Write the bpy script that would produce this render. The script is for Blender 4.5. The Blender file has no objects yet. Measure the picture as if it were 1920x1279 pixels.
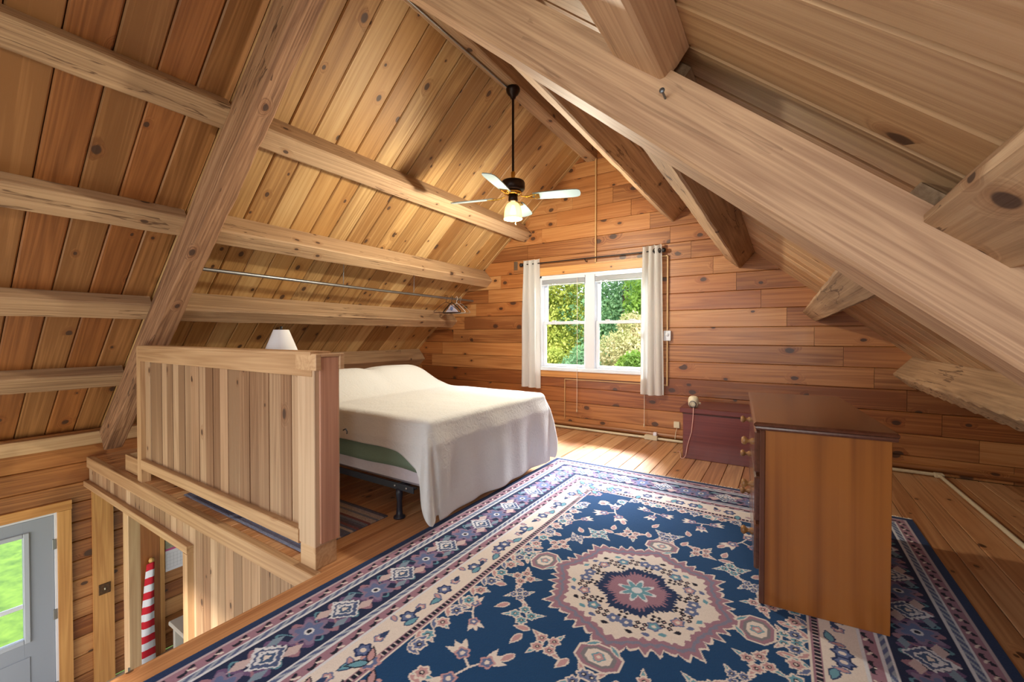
import bpy, math, random
import numpy as np
from mathutils import Vector, Matrix, noise as mnoise

random.seed(7)
RNG = np.random.default_rng(11)
SC = bpy.context.scene
COL = SC.collection
R = math.radians

# ------------------------------------------------------------------ camera
cam_d = bpy.data.cameras.new('camera'); cam = bpy.data.objects.new('camera', cam_d); COL.objects.link(cam)
cam_d.sensor_width = 36; cam_d.sensor_fit = 'HORIZONTAL'; cam_d.lens = 36 * 790.5 / 1920
cam_d.clip_start = .02; cam_d.clip_end = 300
cam.location = (0, 0, 1.35); cam.rotation_euler = (R(90 - .77), 0, R(32.77))
SC.camera = cam

# ------------------------------------------------------------------ world, sun, fill light, exposure
SC.view_settings.view_transform = 'Standard'; SC.view_settings.look = 'None'
SC.view_settings.exposure = 0.0; SC.view_settings.gamma = 1; SC.view_settings.use_curve_mapping = False
W = bpy.data.worlds.new('sky'); SC.world = W; W.use_nodes = True
wn = W.node_tree.nodes; wl = W.node_tree.links
bg = wn['Background']; bg.inputs[0].default_value = (.80, .90, 1.0, 1); bg.inputs[1].default_value = 4.0

def light(name, kind, loc, energy, color=(1, 1, 1), size=1, size_y=None, aim=None):
    d = bpy.data.lights.new(name, kind); o = bpy.data.objects.new(name, d); COL.objects.link(o)
    o.location = loc; d.energy = energy; d.color = color
    if kind == 'AREA':
        d.size = size
        if size_y: d.shape = 'RECTANGLE'; d.size_y = size_y
    elif kind == 'SUN': d.angle = size
    else: d.shadow_soft_size = size
    if aim is not None:
        o.rotation_euler = (Vector(aim) - Vector(loc)).to_track_quat('-Z', 'Y').to_euler()
    return o
light('sun', 'SUN', (20, -10, 30), 8.0, (1, .95, .84), R(2), aim=(4, 22, 0))
# added fill lamps at assumed, unseen windows in the gable behind the photographer
light('gable_fill_lamp', 'AREA', (-1.55, -1.92, 1.75), 48, (.93, .97, 1), 2.2, 1.7, aim=(-1.75, 6, 1.5))
light('stairwell_fill_lamp', 'AREA', (-4.6, -1.92, -1.0), 72, (1, .97, .92), 2.4, 1.6, aim=(-4.6, 6, -.6))  # added to brighten the stairwell walls
# the photographer's flash, bounced close to the right roof slope
light('bounce_flash', 'AREA', (.42, -.75, 1.50), 24, (.96, 1, .98), .35, .35, aim=(-.6, 3.2, 1.6))

# added lamp above the view, strengthening sky light through the back window
bs = light('back_sky_fill_lamp', 'AREA', (-2.6, 9.6, 5.3), 820, (.92, .97, 1), 2.6, 1.6, aim=(-1.8, 4.4, 0)); bs.data.spread = R(60)

# ------------------------------------------------------------------ constants of the building
RX, RZ, K = -2.27, 4.035, .87
CA, SA = math.cos(math.atan(K)), math.sin(math.atan(K))
YB, YF = 5.6, -2.05           # back gable wall, front gable wall behind the camera
XL, XR = -6.5, 2.34           # left wall, right eave
ZG = -2.6                     # ground floor
HY = 1.37                     # stairwell edge
def roof(side, s, d, y): return Vector((RX + side * (s * CA - d * SA), y, RZ - s * SA - d * CA))
def roofz(x): return RZ - K * abs(x - RX)

# ------------------------------------------------------------------ helpers
WM = {}
def put(o, parent=None, M=None):
    M = M or Matrix.Identity(4)
    if parent is not None:
        o.parent = parent; o.matrix_basis = WM[parent.name].inverted() @ M
    else: o.matrix_basis = M
    WM[o.name] = M.copy(); return o
def link(name, mesh, mat=None, parent=None, M=None):
    o = bpy.data.objects.new(name, mesh); COL.objects.link(o)
    if mesh is not None and mat is not None and len(mesh.materials) == 0: mesh.materials.append(mat)
    return put(o, parent, M)
def empty(name, loc, rz=0):
    o = bpy.data.objects.new(name, None); COL.objects.link(o); o.empty_display_size = .1
    return put(o, None, Matrix.Translation(loc) @ Matrix.Rotation(rz, 4, 'Z'))
def tag(o, label, cat, group=None):
    o['label'] = label; o['category'] = cat
    if group: o['group'] = group
    return o
def struct(o, label=None):
    o['kind'] = 'structure'
    if label: o['label'] = label
    return o
def mesh(verts, faces, smooth=False, name='m'):
    m = bpy.data.meshes.new(name); m.from_pydata([tuple(v) for v in verts], [], faces); m.update()
    if smooth: m.polygons.foreach_set('use_smooth', [True] * len(m.polygons))
    return m
def frame(origin, ex, ey):
    ex = Vector(ex).normalized(); ey = Vector(ey); ey = (ey - ex * ey.dot(ex)).normalized(); ez = ex.cross(ey)
    M = Matrix.Identity(4)
    for i in range(3): M[i][0], M[i][1], M[i][2], M[i][3] = ex[i], ey[i], ez[i], origin[i]
    return M
PC = {}
def plank_mesh(L, Wd, T, ch=.006, mat=None):
    """board: X length, Y width, Z thickness, chamfered long edges on the +Z face"""
    key = (round(L, 3), round(Wd, 3), round(T, 3), round(ch, 4), mat.name if mat else '')
    if key in PC: return PC[key]
    l, w, t = L / 2, Wd / 2, T / 2
    prof = [(-w, -t), (w, -t), (w, t - ch), (w - ch, t), (-w + ch, t), (-w, t - ch)]
    v = [(-l, y, z) for y, z in prof] + [(l, y, z) for y, z in prof]; n = 6
    f = [tuple(range(n - 1, -1, -1))[::-1][::-1], tuple(range(n, 2 * n))]
    f = [tuple(reversed(range(n))), tuple(range(n, 2 * n))] + [(i, (i + 1) % n, n + (i + 1) % n, n + i) for i in range(n)]
    m = mesh(v, f); 
    if mat: m.materials.append(mat)
    PC[key] = m; return m
def plank(name, parent, mat, origin, ex, ey, L, Wd, T, ch=.006):
    return link(name, plank_mesh(L, Wd, T, ch, mat), mat, parent, frame(origin, ex, ey))
class MB:
    """collects shapes into one mesh"""
    def __init__(s): s.v = []; s.f = []; s.sm = []
    def add(s, v, f, sm=False):
        o = len(s.v); s.v += [tuple(p) for p in v]; s.f += [tuple(i + o for i in q) for q in f]; s.sm += [sm] * len(f); return s
    def box(s, x0, x1, y0, y1, z0, z1, b=0.0):
        x0, x1 = min(x0, x1), max(x0, x1); y0, y1 = min(y0, y1), max(y0, y1); z0, z1 = min(z0, z1), max(z0, z1)
        if b <= 0:
            v = [(x, y, z) for z in (z0, z1) for y in (y0, y1) for x in (x0, x1)]
            return s.add(v, [(0, 2, 3, 1), (4, 5, 7, 6), (0, 1, 5, 4), (2, 6, 7, 3), (0, 4, 6, 2), (1, 3, 7, 5)])
        b = min(b, (x1 - x0) / 2.01, (y1 - y0) / 2.01, (z1 - z0) / 2.01)
        v = []; idx = {}
        for k, z in enumerate((z0, z1)):
            for j, y in enumerate((y0, y1)):
                for i, x in enumerate((x0, x1)):
                    sx, sy, sz = (1, -1)[i], (1, -1)[j], (1, -1)[k]
                    for a in range(3):
                        p = [x + sx * b, y + sy * b, z + sz * b]; p[a] = (x, y, z)[a]
                        idx[(i, j, k, a)] = len(v); v.append(p)
        f = []
        for a in range(3):
            o1, o2 = [q for q in range(3) if q != a]
            for e in (0, 1):
                q = []
                for (p1, p2) in ((0, 0), (1, 0), (1, 1), (0, 1)):
                    t = [0, 0, 0]; t[a] = e; t[o1] = p1; t[o2] = p2; q.append(idx[(*t, a)])
                if (e == 0) ^ (a == 1): q.reverse()
                f.append(tuple(q))
        for a in range(3):       # edges along axis a
            o1, o2 = [q for q in range(3) if q != a]
            for p1 in (0, 1):
                for p2 in (0, 1):
                    t0 = [0, 0, 0]; t0[o1] = p1; t0[o2] = p2; t1 = list(t0); t1[a] = 1
                    f.append((idx[(*t0, o1)], idx[(*t0, o2)], idx[(*t1, o2)], idx[(*t1, o1)]))
        for i in (0, 1):
            for j in (0, 1):
                for k in (0, 1): f.append((idx[(i, j, k, 0)], idx[(i, j, k, 1)], idx[(i, j, k, 2)]))
        return s.add(v, f)
    def tube(s, pts, r, n=8, cap=True, sm=True):
        pts = [Vector(p) for p in pts]; rs = r if isinstance(r, (list, tuple)) else [r] * len(pts)
        ring = []; prev = None
        for i, p in enumerate(pts):
            d = (pts[min(i + 1, len(pts) - 1)] - pts[max(i - 1, 0)])
            d = d.normalized() if d.length > 1e-9 else Vector((0, 0, 1))
            if prev is None: u = d.orthogonal().normalized()
            else:
                u = prev - d * prev.dot(d); u = u.normalized() if u.length > 1e-6 else d.orthogonal().normalized()
            prev = u; w = d.cross(u)
            ring += [p + (u * math.cos(2 * math.pi * k / n) + w * math.sin(2 * math.pi * k / n)) * rs[i] for k in range(n)]
        f = [(i * n + k, i * n + (k + 1) % n, (i + 1) * n + (k + 1) % n, (i + 1) * n + k) for i in range(len(pts) - 1) for k in range(n)]
        s.add(ring, f, sm)
        if cap:
            s.add(ring[:n], [tuple(reversed(range(n)))]); s.add(ring[-n:], [tuple(range(n))])
        return s
    def lathe(s, prof, c=(0, 0, 0), n=20, M=None, sm=True):
        v = [Vector((r * math.cos(2 * math.pi * k / n), r * math.sin(2 * math.pi * k / n), z)) for r, z in prof for k in range(n)]
        if M is not None: v = [M @ p for p in v]
        v = [p + Vector(c) for p in v]
        f = [(i * n + k, i * n + (k + 1) % n, (i + 1) * n + (k + 1) % n, (i + 1) * n + k) for i in range(len(prof) - 1) for k in range(n)]
        return s.add(v, f, sm)
    def prism(s, poly, y0, y1):
        """polygon in XZ extruded along Y"""
        n = len(poly); v = [(x, y0, z) for x, z in poly] + [(x, y1, z) for x, z in poly]
        return s.add(v, [tuple(range(n)), tuple(reversed(range(n, 2 * n)))] + [(i, n + i, n + (i + 1) % n, (i + 1) % n) for i in range(n)])
    def build(s, name, mat, parent=None, M=None, local=False):
        """vertices are world coordinates unless local; M is then the object's matrix"""
        base = M or (WM[parent.name] if parent is not None else Matrix.Identity(4))
        inv = base.inverted(); v = s.v if local else [inv @ Vector(p) for p in s.v]
        m = mesh(v, s.f, name=name); m.polygons.foreach_set('use_smooth', s.sm); m.materials.append(mat)
        bm_fix(m)
        return link(name, m, mat, parent, base)
def bm_fix(m):
    import bmesh
    b = bmesh.new(); b.from_mesh(m); bmesh.ops.recalc_face_normals(b, faces=b.faces); b.to_mesh(m); b.free()
def thing(mb, name, mat, label, cat, group=None, base=None):
    """one-mesh thing with its origin at base"""
    if base is None:
        a = np.array(mb.v); base = (float(a[:, 0].mean()), float(a[:, 1].mean()), float(a[:, 2].min()))
    return tag(mb.build(name, mat, None, Matrix.Translation(base)), label, cat, group)

# ------------------------------------------------------------------ materials
def srgb(r, g, b):
    f = lambda c: (c / 255 / 12.92) if c / 255 <= .04045 else ((c / 255 + .055) / 1.055) ** 2.4
    return (f(r), f(g), f(b), 1)
def newmat(name):
    m = bpy.data.materials.new(name); m.use_nodes = True
    return m, m.node_tree.nodes, m.node_tree.links, m.node_tree.nodes['Principled BSDF']
def plain(name, col, rough=.5, metal=0, noise=0, nscale=30, bump=0, spec=None, sheen=0, alpha=None):
    m, n, l, p = newmat(name); p.inputs['Base Color'].default_value = col
    p.inputs['Roughness'].default_value = rough; p.inputs['Metallic'].default_value = metal
    if spec is not None: p.inputs['Specular IOR Level'].default_value = spec
    if sheen: p.inputs['Sheen Weight'].default_value = sheen
    if noise or bump:
        tc = n.new('ShaderNodeTexCoord'); nz = n.new('ShaderNodeTexNoise'); nz.inputs['Scale'].default_value = nscale; nz.inputs['Detail'].default_value = 5
        l.new(tc.outputs['Object'], nz.inputs['Vector'])
        if noise:
            mx = n.new('ShaderNodeMix'); mx.data_type = 'RGBA'; mx.blend_type = 'MULTIPLY'
            rp = n.new('ShaderNodeValToRGB'); rp.color_ramp.elements[0].position = .3; rp.color_ramp.elements[1].position = .7
            v = 1 - noise; rp.color_ramp.elements[0].color = (v, v, v, 1); rp.color_ramp.elements[1].color = (1, 1, 1, 1)
            l.new(nz.outputs['Fac'], rp.inputs['Fac']); mx.inputs[0].default_value = 1; mx.inputs[6].default_value = col
            l.new(rp.outputs['Color'], mx.inputs[7]); l.new(mx.outputs[2], p.inputs['Base Color'])
        if bump:
            b = n.new('ShaderNodeBump'); b.inputs['Strength'].default_value = bump; b.inputs['Distance'].default_value = .01
            l.new(nz.outputs['Fac'], b.inputs['Height']); l.new(b.outputs['Normal'], p.inputs['Normal'])
    return m
def wood(name, cols, rough=.5, knots=.5, grain=1.0, tint=None, var=.35, knot_scale=(4.2, 6.5), rings=.5, bump=.12, coat=0, cracks=0, ksize=1.0):
    """pine: grain along local X; every object gets its own cut of the grain and its own tone"""
    m, n, l, p = newmat(name); p.inputs['Roughness'].default_value = rough
    if coat: p.inputs['Coat Weight'].default_value = coat; p.inputs['Coat Roughness'].default_value = .15
    tc = n.new('ShaderNodeTexCoord'); oi = n.new('ShaderNodeObjectInfo')
    def M(op, a, b=None, c=None, clamp=False):
        q = n.new('ShaderNodeMath'); q.operation = op; q.use_clamp = clamp
        for i, x in enumerate((a, b, c)):
            if x is None: continue
            if isinstance(x, (int, float)): q.inputs[i].default_value = x
            else: l.new(x, q.inputs[i])
        return q.outputs[0]
    off = n.new('ShaderNodeCombineXYZ')
    for i, k in enumerate((47.0, 19.0, 31.0)): l.new(M('MULTIPLY', oi.outputs['Random'], k), off.inputs[i])
    add = n.new('ShaderNodeVectorMath'); add.operation = 'ADD'; l.new(tc.outputs['Object'], add.inputs[0]); l.new(off.outputs[0], add.inputs[1])
    def mapped(sc):
        q = n.new('ShaderNodeVectorMath'); q.operation = 'MULTIPLY'; l.new(add.outputs[0], q.inputs[0]); q.inputs[1].default_value = sc; return q.outputs[0]
    # knots
    vo = n.new('ShaderNodeTexVoronoi'); vo.voronoi_dimensions = '2D'; vo.inputs['Scale'].default_value = 1
    wob = n.new('ShaderNodeTexNoise'); wob.inputs['Scale'].default_value = 7; l.new(add.outputs[0], wob.inputs['Vector'])
    kv = n.new('ShaderNodeVectorMath'); kv.operation = 'MULTIPLY_ADD'; l.new(wob.outputs['Color'], kv.inputs[0]); kv.inputs[1].default_value = (.12, .12, 0); sx_ = n.new('ShaderNodeSeparateXYZ'); l.new(add.outputs[0], sx_.inputs[0]); cx_ = n.new('ShaderNodeCombineXYZ'); l.new(M('MULTIPLY', sx_.outputs[0], knot_scale[0]), cx_.inputs[0]); l.new(M('MULTIPLY', M('ADD', sx_.outputs[1], sx_.outputs[2]), knot_scale[1]), cx_.inputs[1]); l.new(cx_.outputs[0], kv.inputs[2])
    l.new(kv.outputs[0], vo.inputs['Vector'])
    sep = n.new('ShaderNodeSeparateColor'); l.new(vo.outputs['Color'], sep.inputs[0])
    keep = M('GREATER_THAN', sep.outputs[0], 1 - knots)
    size = M('MULTIPLY_ADD', sep.outputs[1], .10 * ksize, .05 * ksize)
    rel = M('DIVIDE', vo.outputs['Distance'], size)
    def sstep(x, a, b):
        q = n.new('ShaderNodeMapRange'); q.interpolation_type = 'SMOOTHSTEP'; l.new(x, q.inputs[0])
        q.inputs[1].default_value = a; q.inputs[2].default_value = b; q.inputs[3].default_value = 1; q.inputs[4].default_value = 0; return q.outputs[0]
    core = M('MULTIPLY', sstep(rel, .68, 1.0), keep); halo = M('MULTIPLY', sstep(rel, .8, 2.6), keep)
    # grain
    warp = n.new('ShaderNodeVectorMath'); warp.operation = 'MULTIPLY_ADD'
    hv = n.new('ShaderNodeCombineXYZ'); l.new(halo, hv.inputs[1]); l.new(hv.outputs[0], warp.inputs[0]); warp.inputs[1].default_value = (0, .9, 0)
    l.new(mapped((.22 * grain, 6.5 * grain, 6.5 * grain)), warp.inputs[2])
    n1 = n.new('ShaderNodeTexNoise'); n1.inputs['Scale'].default_value = 1.0; n1.inputs['Detail'].default_value = 3; n1.inputs['Distortion'].default_value = .5; l.new(warp.outputs[0], n1.inputs['Vector'])
    ringv = M('FRACT', M('MULTIPLY', n1.outputs['Fac'], 9.0))
    ring = M('SUBTRACT', 1.0, M('ABSOLUTE', M('MULTIPLY_ADD', ringv, 2.0, -1.0)))
    n2 = n.new('ShaderNodeTexNoise'); n2.inputs['Scale'].default_value = 1.0; n2.inputs['Detail'].default_value = 5; l.new(mapped((1.1 * grain, 80 * grain, 80 * grain)), n2.inputs['Vector'])
    n3 = n.new('ShaderNodeTexNoise'); n3.inputs['Scale'].default_value = 1.0; n3.inputs['Detail'].default_value = 2; l.new(mapped((.7, 2.2, 2.2)), n3.inputs['Vector'])
    g = M('MULTIPLY_ADD', ring, rings * .55, M('MULTIPLY_ADD', n2.outputs['Fac'], .5, M('MULTIPLY_ADD', n3.outputs['Fac'], .6, -.3 - rings * .22)))
    g = M('MULTIPLY_ADD', M('SUBTRACT', oi.outputs['Random'], .5), var, M('ADD', g, .12), clamp=True)
    rp = n.new('ShaderNodeValToRGB'); e = rp.color_ramp.elements
    e[0].position = .12; e[0].color = cols[0]; e[1].position = .9; e[1].color = cols[-1]
    for i, c in enumerate(cols[1:-1]):
        q = e.new(.12 + .78 * (i + 1) / (len(cols) - 1)); q.color = c
    l.new(g, rp.inputs['Fac'])
    col = rp.outputs['Color']
    def mix(fac, a, b, bt='MIX'):
        q = n.new('ShaderNodeMix'); q.data_type = 'RGBA'; q.blend_type = bt
        if isinstance(fac, (int, float)): q.inputs[0].default_value = fac
        else: l.new(fac, q.inputs[0])
        for i, x in ((6, a), (7, b)):
            if isinstance(x, tuple): q.inputs[i].default_value = x
            else: l.new(x, q.inputs[i])
        return q.outputs[2]
    if tint:
        t2 = M('FRACT', M('MULTIPLY', oi.outputs['Random'], 13.37)); col = mix(M('MULTIPLY', t2, .8), col, tint, 'MULTIPLY')
    col = mix(M('MULTIPLY', halo, .45), col, (.62, .42, .28, 1), 'MULTIPLY')
    col = mix(M('MULTIPLY', core, .88), col, (.045, .02, .012, 1))
    hgt = n2.outputs['Fac']
    if cracks:
        n4 = n.new('ShaderNodeTexNoise'); n4.inputs['Scale'].default_value = 1; n4.inputs['Detail'].default_value = 4; n4.inputs['Distortion'].default_value = .4; l.new(mapped((.8, 14, 14)), n4.inputs['Vector'])
        ck = sstep(M('ABSOLUTE', M('SUBTRACT', n4.outputs['Fac'], .5)), .004, .016)
        n5 = n.new('ShaderNodeTexNoise'); n5.inputs['Scale'].default_value = 1; l.new(mapped((1.1, 3, 3)), n5.inputs['Vector'])
        ck = M('MULTIPLY', ck, M('GREATER_THAN', n5.outputs['Fac'], .56)); col = mix(M('MULTIPLY', ck, cracks), col, (.10, .045, .02, 1))
    l.new(col, p.inputs['Base Color'])
    b = n.new('ShaderNodeBump'); b.inputs['Strength'].default_value = bump; b.inputs['Distance'].default_value = .01
    l.new(hgt, b.inputs['Height']); l.new(b.outputs['Normal'], p.inputs['Normal'])
    return m
Wd = {}
Wd['ceil'] = wood('pine_ceiling_boards', [srgb(150, 110, 64), srgb(194, 158, 106), srgb(214, 182, 132)], .55, .24, tint=srgb(222, 192, 148), var=.5, ksize=1.3)
Wd['ceilN'] = wood('amber_dimmed_pine_boards', [srgb(136, 92, 50), srgb(176, 126, 78), srgb(200, 154, 104)], .5, .22, tint=srgb(222, 184, 138), var=.6, ksize=1.4)  # amber near-bay boards, toned darker to stand in for weaker fan light
Wd['ceilR'] = wood('pale_pine_ceiling_boards', [srgb(158, 122, 88), srgb(188, 154, 116), srgb(204, 172, 136)], .55, .1, tint=srgb(236, 220, 196), var=.3, rings=.6, ksize=1.5)
Wd['wall'] = wood('amber_pine_log_wall', [srgb(132, 80, 42), srgb(178, 122, 72), srgb(202, 152, 98)], .42, .2, tint=srgb(232, 202, 168), var=.6, coat=.08, ksize=1.8)
Wd['floor'] = wood('pine_floor', [srgb(160, 112, 74), srgb(202, 156, 112), srgb(220, 178, 136)], .36, .18, tint=srgb(238, 214, 192), var=.3, coat=.2)
Wd['hewn'] = wood('rough_hewn_beam', [srgb(130, 98, 70), srgb(180, 146, 110), srgb(204, 174, 138)], .75, .2, knot_scale=(3.5, 5.5), var=.25, rings=.35, bump=.35, cracks=.8)
Wd['hewnD'] = wood('weathered_brown_hewn_rafter', [srgb(96, 62, 40), srgb(156, 114, 82), srgb(192, 150, 114)], .8, .15, knot_scale=(3.0, 5.0), var=.1, rings=.6, bump=.6, cracks=1)
Wd['fir'] = wood('smooth_fir_beam', [srgb(158, 120, 90), srgb(196, 158, 122), srgb(212, 178, 144)], .65, .03, grain=1.8, var=.15, rings=.5, bump=.12, cracks=.3)
Wd['panel'] = wood('knotty_pine_panel', [srgb(142, 110, 82), srgb(178, 146, 114), srgb(202, 172, 140)], .5, .14, tint=srgb(226, 208, 196), var=.8)
Wd['trim'] = wood('pine_trim', [srgb(164, 124, 86), srgb(194, 156, 116), srgb(210, 176, 136)], .5, .1, var=.3)
Wd['ctrim'] = wood('amber_pine_trim', [srgb(176, 118, 62), srgb(208, 152, 88), srgb(224, 172, 106)], .45, .1, var=.2)
Wd['redbeam'] = wood('pinkish_cedar_panel', [srgb(172, 122, 96), srgb(198, 148, 120), srgb(210, 164, 136)], .5, .02, var=.1)
Wd['dresser'] = wood('maple_dresser_stain', [srgb(104, 54, 20), srgb(150, 90, 38), srgb(160, 100, 44)], .3, .01, grain=.4, rings=.45, var=.1, coat=.4, bump=.03)
Wd['drtop'] = wood('dark_walnut_top', [srgb(66, 36, 24), srgb(88, 50, 34), srgb(98, 58, 40)], .22, 0, grain=.8, rings=.3, var=.05, coat=.6, bump=.02)
Wd['chest'] = wood('mahogany_red_chest', [srgb(86, 32, 24), srgb(110, 46, 36), srgb(124, 56, 44)], .35, 0, grain=.9, rings=.35, var=.05, coat=.3, bump=.03)
Wd['dark'] = plain('roof_deck_underlay', srgb(60, 36, 20), .9)
white = plain('white_vinyl', srgb(214, 217, 224), .35)
glassm, gn, gl_, gp = newmat('window_glass')
gt = gn.new('ShaderNodeBsdfTransparent'); gg = gn.new('ShaderNodeBsdfGlossy'); gg.inputs['Roughness'].default_value = .02; gm = gn.new('ShaderNodeMixShader'); gf = gn.new('ShaderNodeFresnel'); gf.inputs['IOR'].default_value = 1.25
gl_.new(gf.outputs[0], gm.inputs[0]); gl_.new(gt.outputs[0], gm.inputs[1]); gl_.new(gg.outputs[0], gm.inputs[2]); gl_.new(gm.outputs[0], gn['Material Output'].inputs[0])
steel = plain('galvanised_steel', srgb(150, 150, 150), .4, .9)
black = plain('black_metal', srgb(26, 24, 26), .4, .3)
bronze = plain('dark_bronze', srgb(40, 26, 20), .35, .7)
brass = plain('polished_brass', srgb(214, 172, 84), .2, 1)
cream = plain('cream_plastic', srgb(216, 202, 172), .45)
race = plain('beige_raceway', srgb(206, 190, 160), .5)

# ------------------------------------------------------------------ ceilings: decking, then every board
def ceiling(side, mat, pitch=.213, y0=.64, send=5.85):
    mb = MB()
    P = lambda s, d, y: roof(side, s, d, y)
    v = [P(-.05 if d > -.1 else -.05, d, y) for d in (-.032, -.09) for y in (YF - .1, YB + .25)] + [P(send, d, y) for d in (-.032, -.09) for y in (YF - .1, YB + .25)]
    mb.add(v, [(0, 1, 3, 2), (4, 6, 7, 5), (0, 4, 5, 1), (2, 3, 7, 6), (0, 2, 6, 4), (1, 5, 7, 3)])
    o = struct(mb.build('ceiling_left' if side < 0 else 'ceiling_right', Wd['dark']))
    k0 = int(math.floor((YF - y0) / pitch)); ex = Vector((side * CA, 0, -SA)); nrm = Vector((-side * SA, 0, -CA))
    k = k0
    while y0 + k * pitch < YB + .02:
        a = y0 + k * pitch; b = a + pitch; L = send - .02
        org = P(.02 + L / 2, -.0125 - .0008 * ((k * 7) % 3), (a + b) / 2)
        ey = nrm.cross(ex)
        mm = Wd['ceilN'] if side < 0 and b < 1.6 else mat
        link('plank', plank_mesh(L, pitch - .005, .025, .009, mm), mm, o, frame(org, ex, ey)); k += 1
    return o
ceiling(-1, Wd['ceil'], send=5.72); ceiling(1, Wd['ceilR'], y0=.622, send=6.14)

# ------------------------------------------------------------------ back gable wall: courses of squared logs
PIT = .2145
WX0, WX1, WZ0, WZ1 = -3.13, -1.49, .376 + 2 * PIT, .376 + 9 * PIT
mb = MB(); g = lambda x: roofz(x) + .02
y0_, y1_ = YB + .075, YB + .2
mb.prism([(XL - .1, ZG), (WX0, ZG), (WX0, g(WX0)), (XL - .1, g(XL - .1))], y0_, y1_)
mb.prism([(WX1, ZG), (XR, ZG), (XR, g(XR)), (WX1, g(WX1))], y0_, y1_)
mb.prism([(WX0, ZG), (WX1, ZG), (WX1, WZ0), (WX0, WZ0)], y0_, y1_)
mb.prism([(WX0, WZ1), (WX1, WZ1), (WX1, g(WX1)), (RX, g(RX)), (WX0, g(WX0))], y0_, y1_)
wall_back = struct(mb.build('wall_back', Wd['dark']))
for j in range(-2, 18):
    za = max(.376 + PIT * j, 0); zb = .376 + PIT * (j + 1)
    if zb - za < .02: continue
    zc = (za + zb) / 2; xl = max(RX - (RZ - za) / K, XL); xr = min(RX + (RZ - za) / K, XR)
    cut = (2.44 - zc) / PIT * .25; jl, jr = -3.54 - cut, -1.0 + cut
    segs = []
    xs = [xl] + [x for x in (jl, jr) if xl + .15 < x < xr - .15] + [xr]
    if jl > RX - .12: xs = [xl, xr]
    for a, b in zip(xs[:-1], xs[1:]):
        if WZ0 - .01 < zc < WZ1 + .01 and a < WX1 and b > WX0:
            if a < WX0: segs.append((a, WX0))
            if b > WX1: segs.append((WX1, b))
        else: segs.append((a, b))
    for a, b in segs:
        if b - a < .05: continue
        t = .07 + random.uniform(0, .004)
        plank('log', wall_back, Wd['wall'], (.5 * (a + b), YB + .075 - t / 2, zc), (1, 0, 0), (0, 0, 1), b - a - .003, zb - za - .003, t, .005)

# left wall (runs down to the ground floor) with the entrance door
DY0, DY1, DZ1 = .16, 1.135, -.535
mb = MB(); mb.box(XL - .2, XL - .075, YF, DY0, ZG, .34); mb.box(XL - .2, XL - .075, DY1, YB, ZG, .34); mb.box(XL - .2, XL - .075, DY0, DY1, DZ1, .34)
wall_left = struct(mb.build('wall_left', Wd['dark']))
j = 0
while True:
    za = .376 - PIT * (j + 1); zb = .376 - PIT * j; j += 1
    if zb < ZG + .02: break
    za = max(za, ZG); zb = min(zb, .30); segs = [(YF, YB)]
    if za < DZ1 - .05: segs = [(YF, DY0), (DY1, YB)]
    for a, b in segs:
        t = .07 + random.uniform(0, .004)
        plank('log', wall_left, Wd['wall'], (XL - .075 + t / 2, (a + b) / 2, (za + zb) / 2), (0, 1, 0), (0, 0, 1), b - a - .003, zb - za - .005, t, .008)
tr = struct(plank('trim_1', None, Wd['trim'], (XL + .02, 1.75, .205), (0, 1, 0), (0, 0, 1), 7.5, .14, .03, .006), 'eave trim board over left log wall')

# front gable behind the camera, with its two window openings; right eave
mb = MB()
def gable_front(x0, x1, z0=None, z1=None):
    lo = ZG if z0 is None else z0
    if z1 is None: mb.prism([(x0, lo), (x1, lo), (x1, g(x1))] + ([(RX, g(RX))] if x0 < RX < x1 else []) + [(x0, g(x0))], YF - .15, YF - .02)
    else: mb.prism([(x0, lo), (x1, lo), (x1, z1), (x0, z1)], YF - .15, YF - .02)
gable_front(XL - .1, -5.9); gable_front(-5.9, -3.3, -.1); gable_front(-5.9, -3.3, None, -1.9); gable_front(-3.3, -2.75)
gable_front(-2.75, -.35, None, .8); gable_front(-2.75, -.35, 2.7); gable_front(-.35, XR)
struct(mb.build('wall_front', Wd['wall']))

# ------------------------------------------------------------------ floors
mb = MB(); mb.box(-2.2, XR + .1, YF, YB, -.24, -.022); mb.box(XL, -2.2, HY + .04, YB, -.24, -.022)
floor = struct(mb.build('floor', Wd['dark']))
FP = .1544; k = -3
x = -1.869 - 2 * FP
while x < XR:
    a, b = (-2.06 if -2.1 < x < -2.0 else x), min(x + FP, XR + .05)
    if a >= -2.07: plank('plank', floor, Wd['floor'], ((a + b) / 2, (YF + YB) / 2, -.011), (0, 1, 0), (-1, 0, 0), YB - YF, b - a - .0045, .022, .003)
    x += FP
x = -2.2 - FP
while x > XL - FP:
    a, b = max(x, XL), x + FP
    plank('plank', floor, Wd['floor'], ((a + b) / 2, (HY + .045 + YB) / 2, -.011), (0, 1, 0), (-1, 0, 0), YB - HY - .05, b - a - .0045, .022, .003)
    x -= FP
o = struct(plank('trim_2', None, Wd['floor'], (-2.13, (YF + YB) / 2, -.009), (0, 1, 0), (-1, 0, 0), YB - YF, .14, .026, .006), 'pine nosing board along the stairwell edge')
mb = MB(); mb.box(-2.215, -2.2, YF, HY, -.26, -.024, .003); struct(mb.build('trim_3', Wd['trim']), 'fascia board under the stairwell edge')
mb = MB(); mb.box(XL, XR, YF, YB, ZG - .1, ZG); struct(mb.build('floor_lower', plain('lower_floor_vinyl', srgb(196, 184, 160), .5, noise=.15)))
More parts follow.
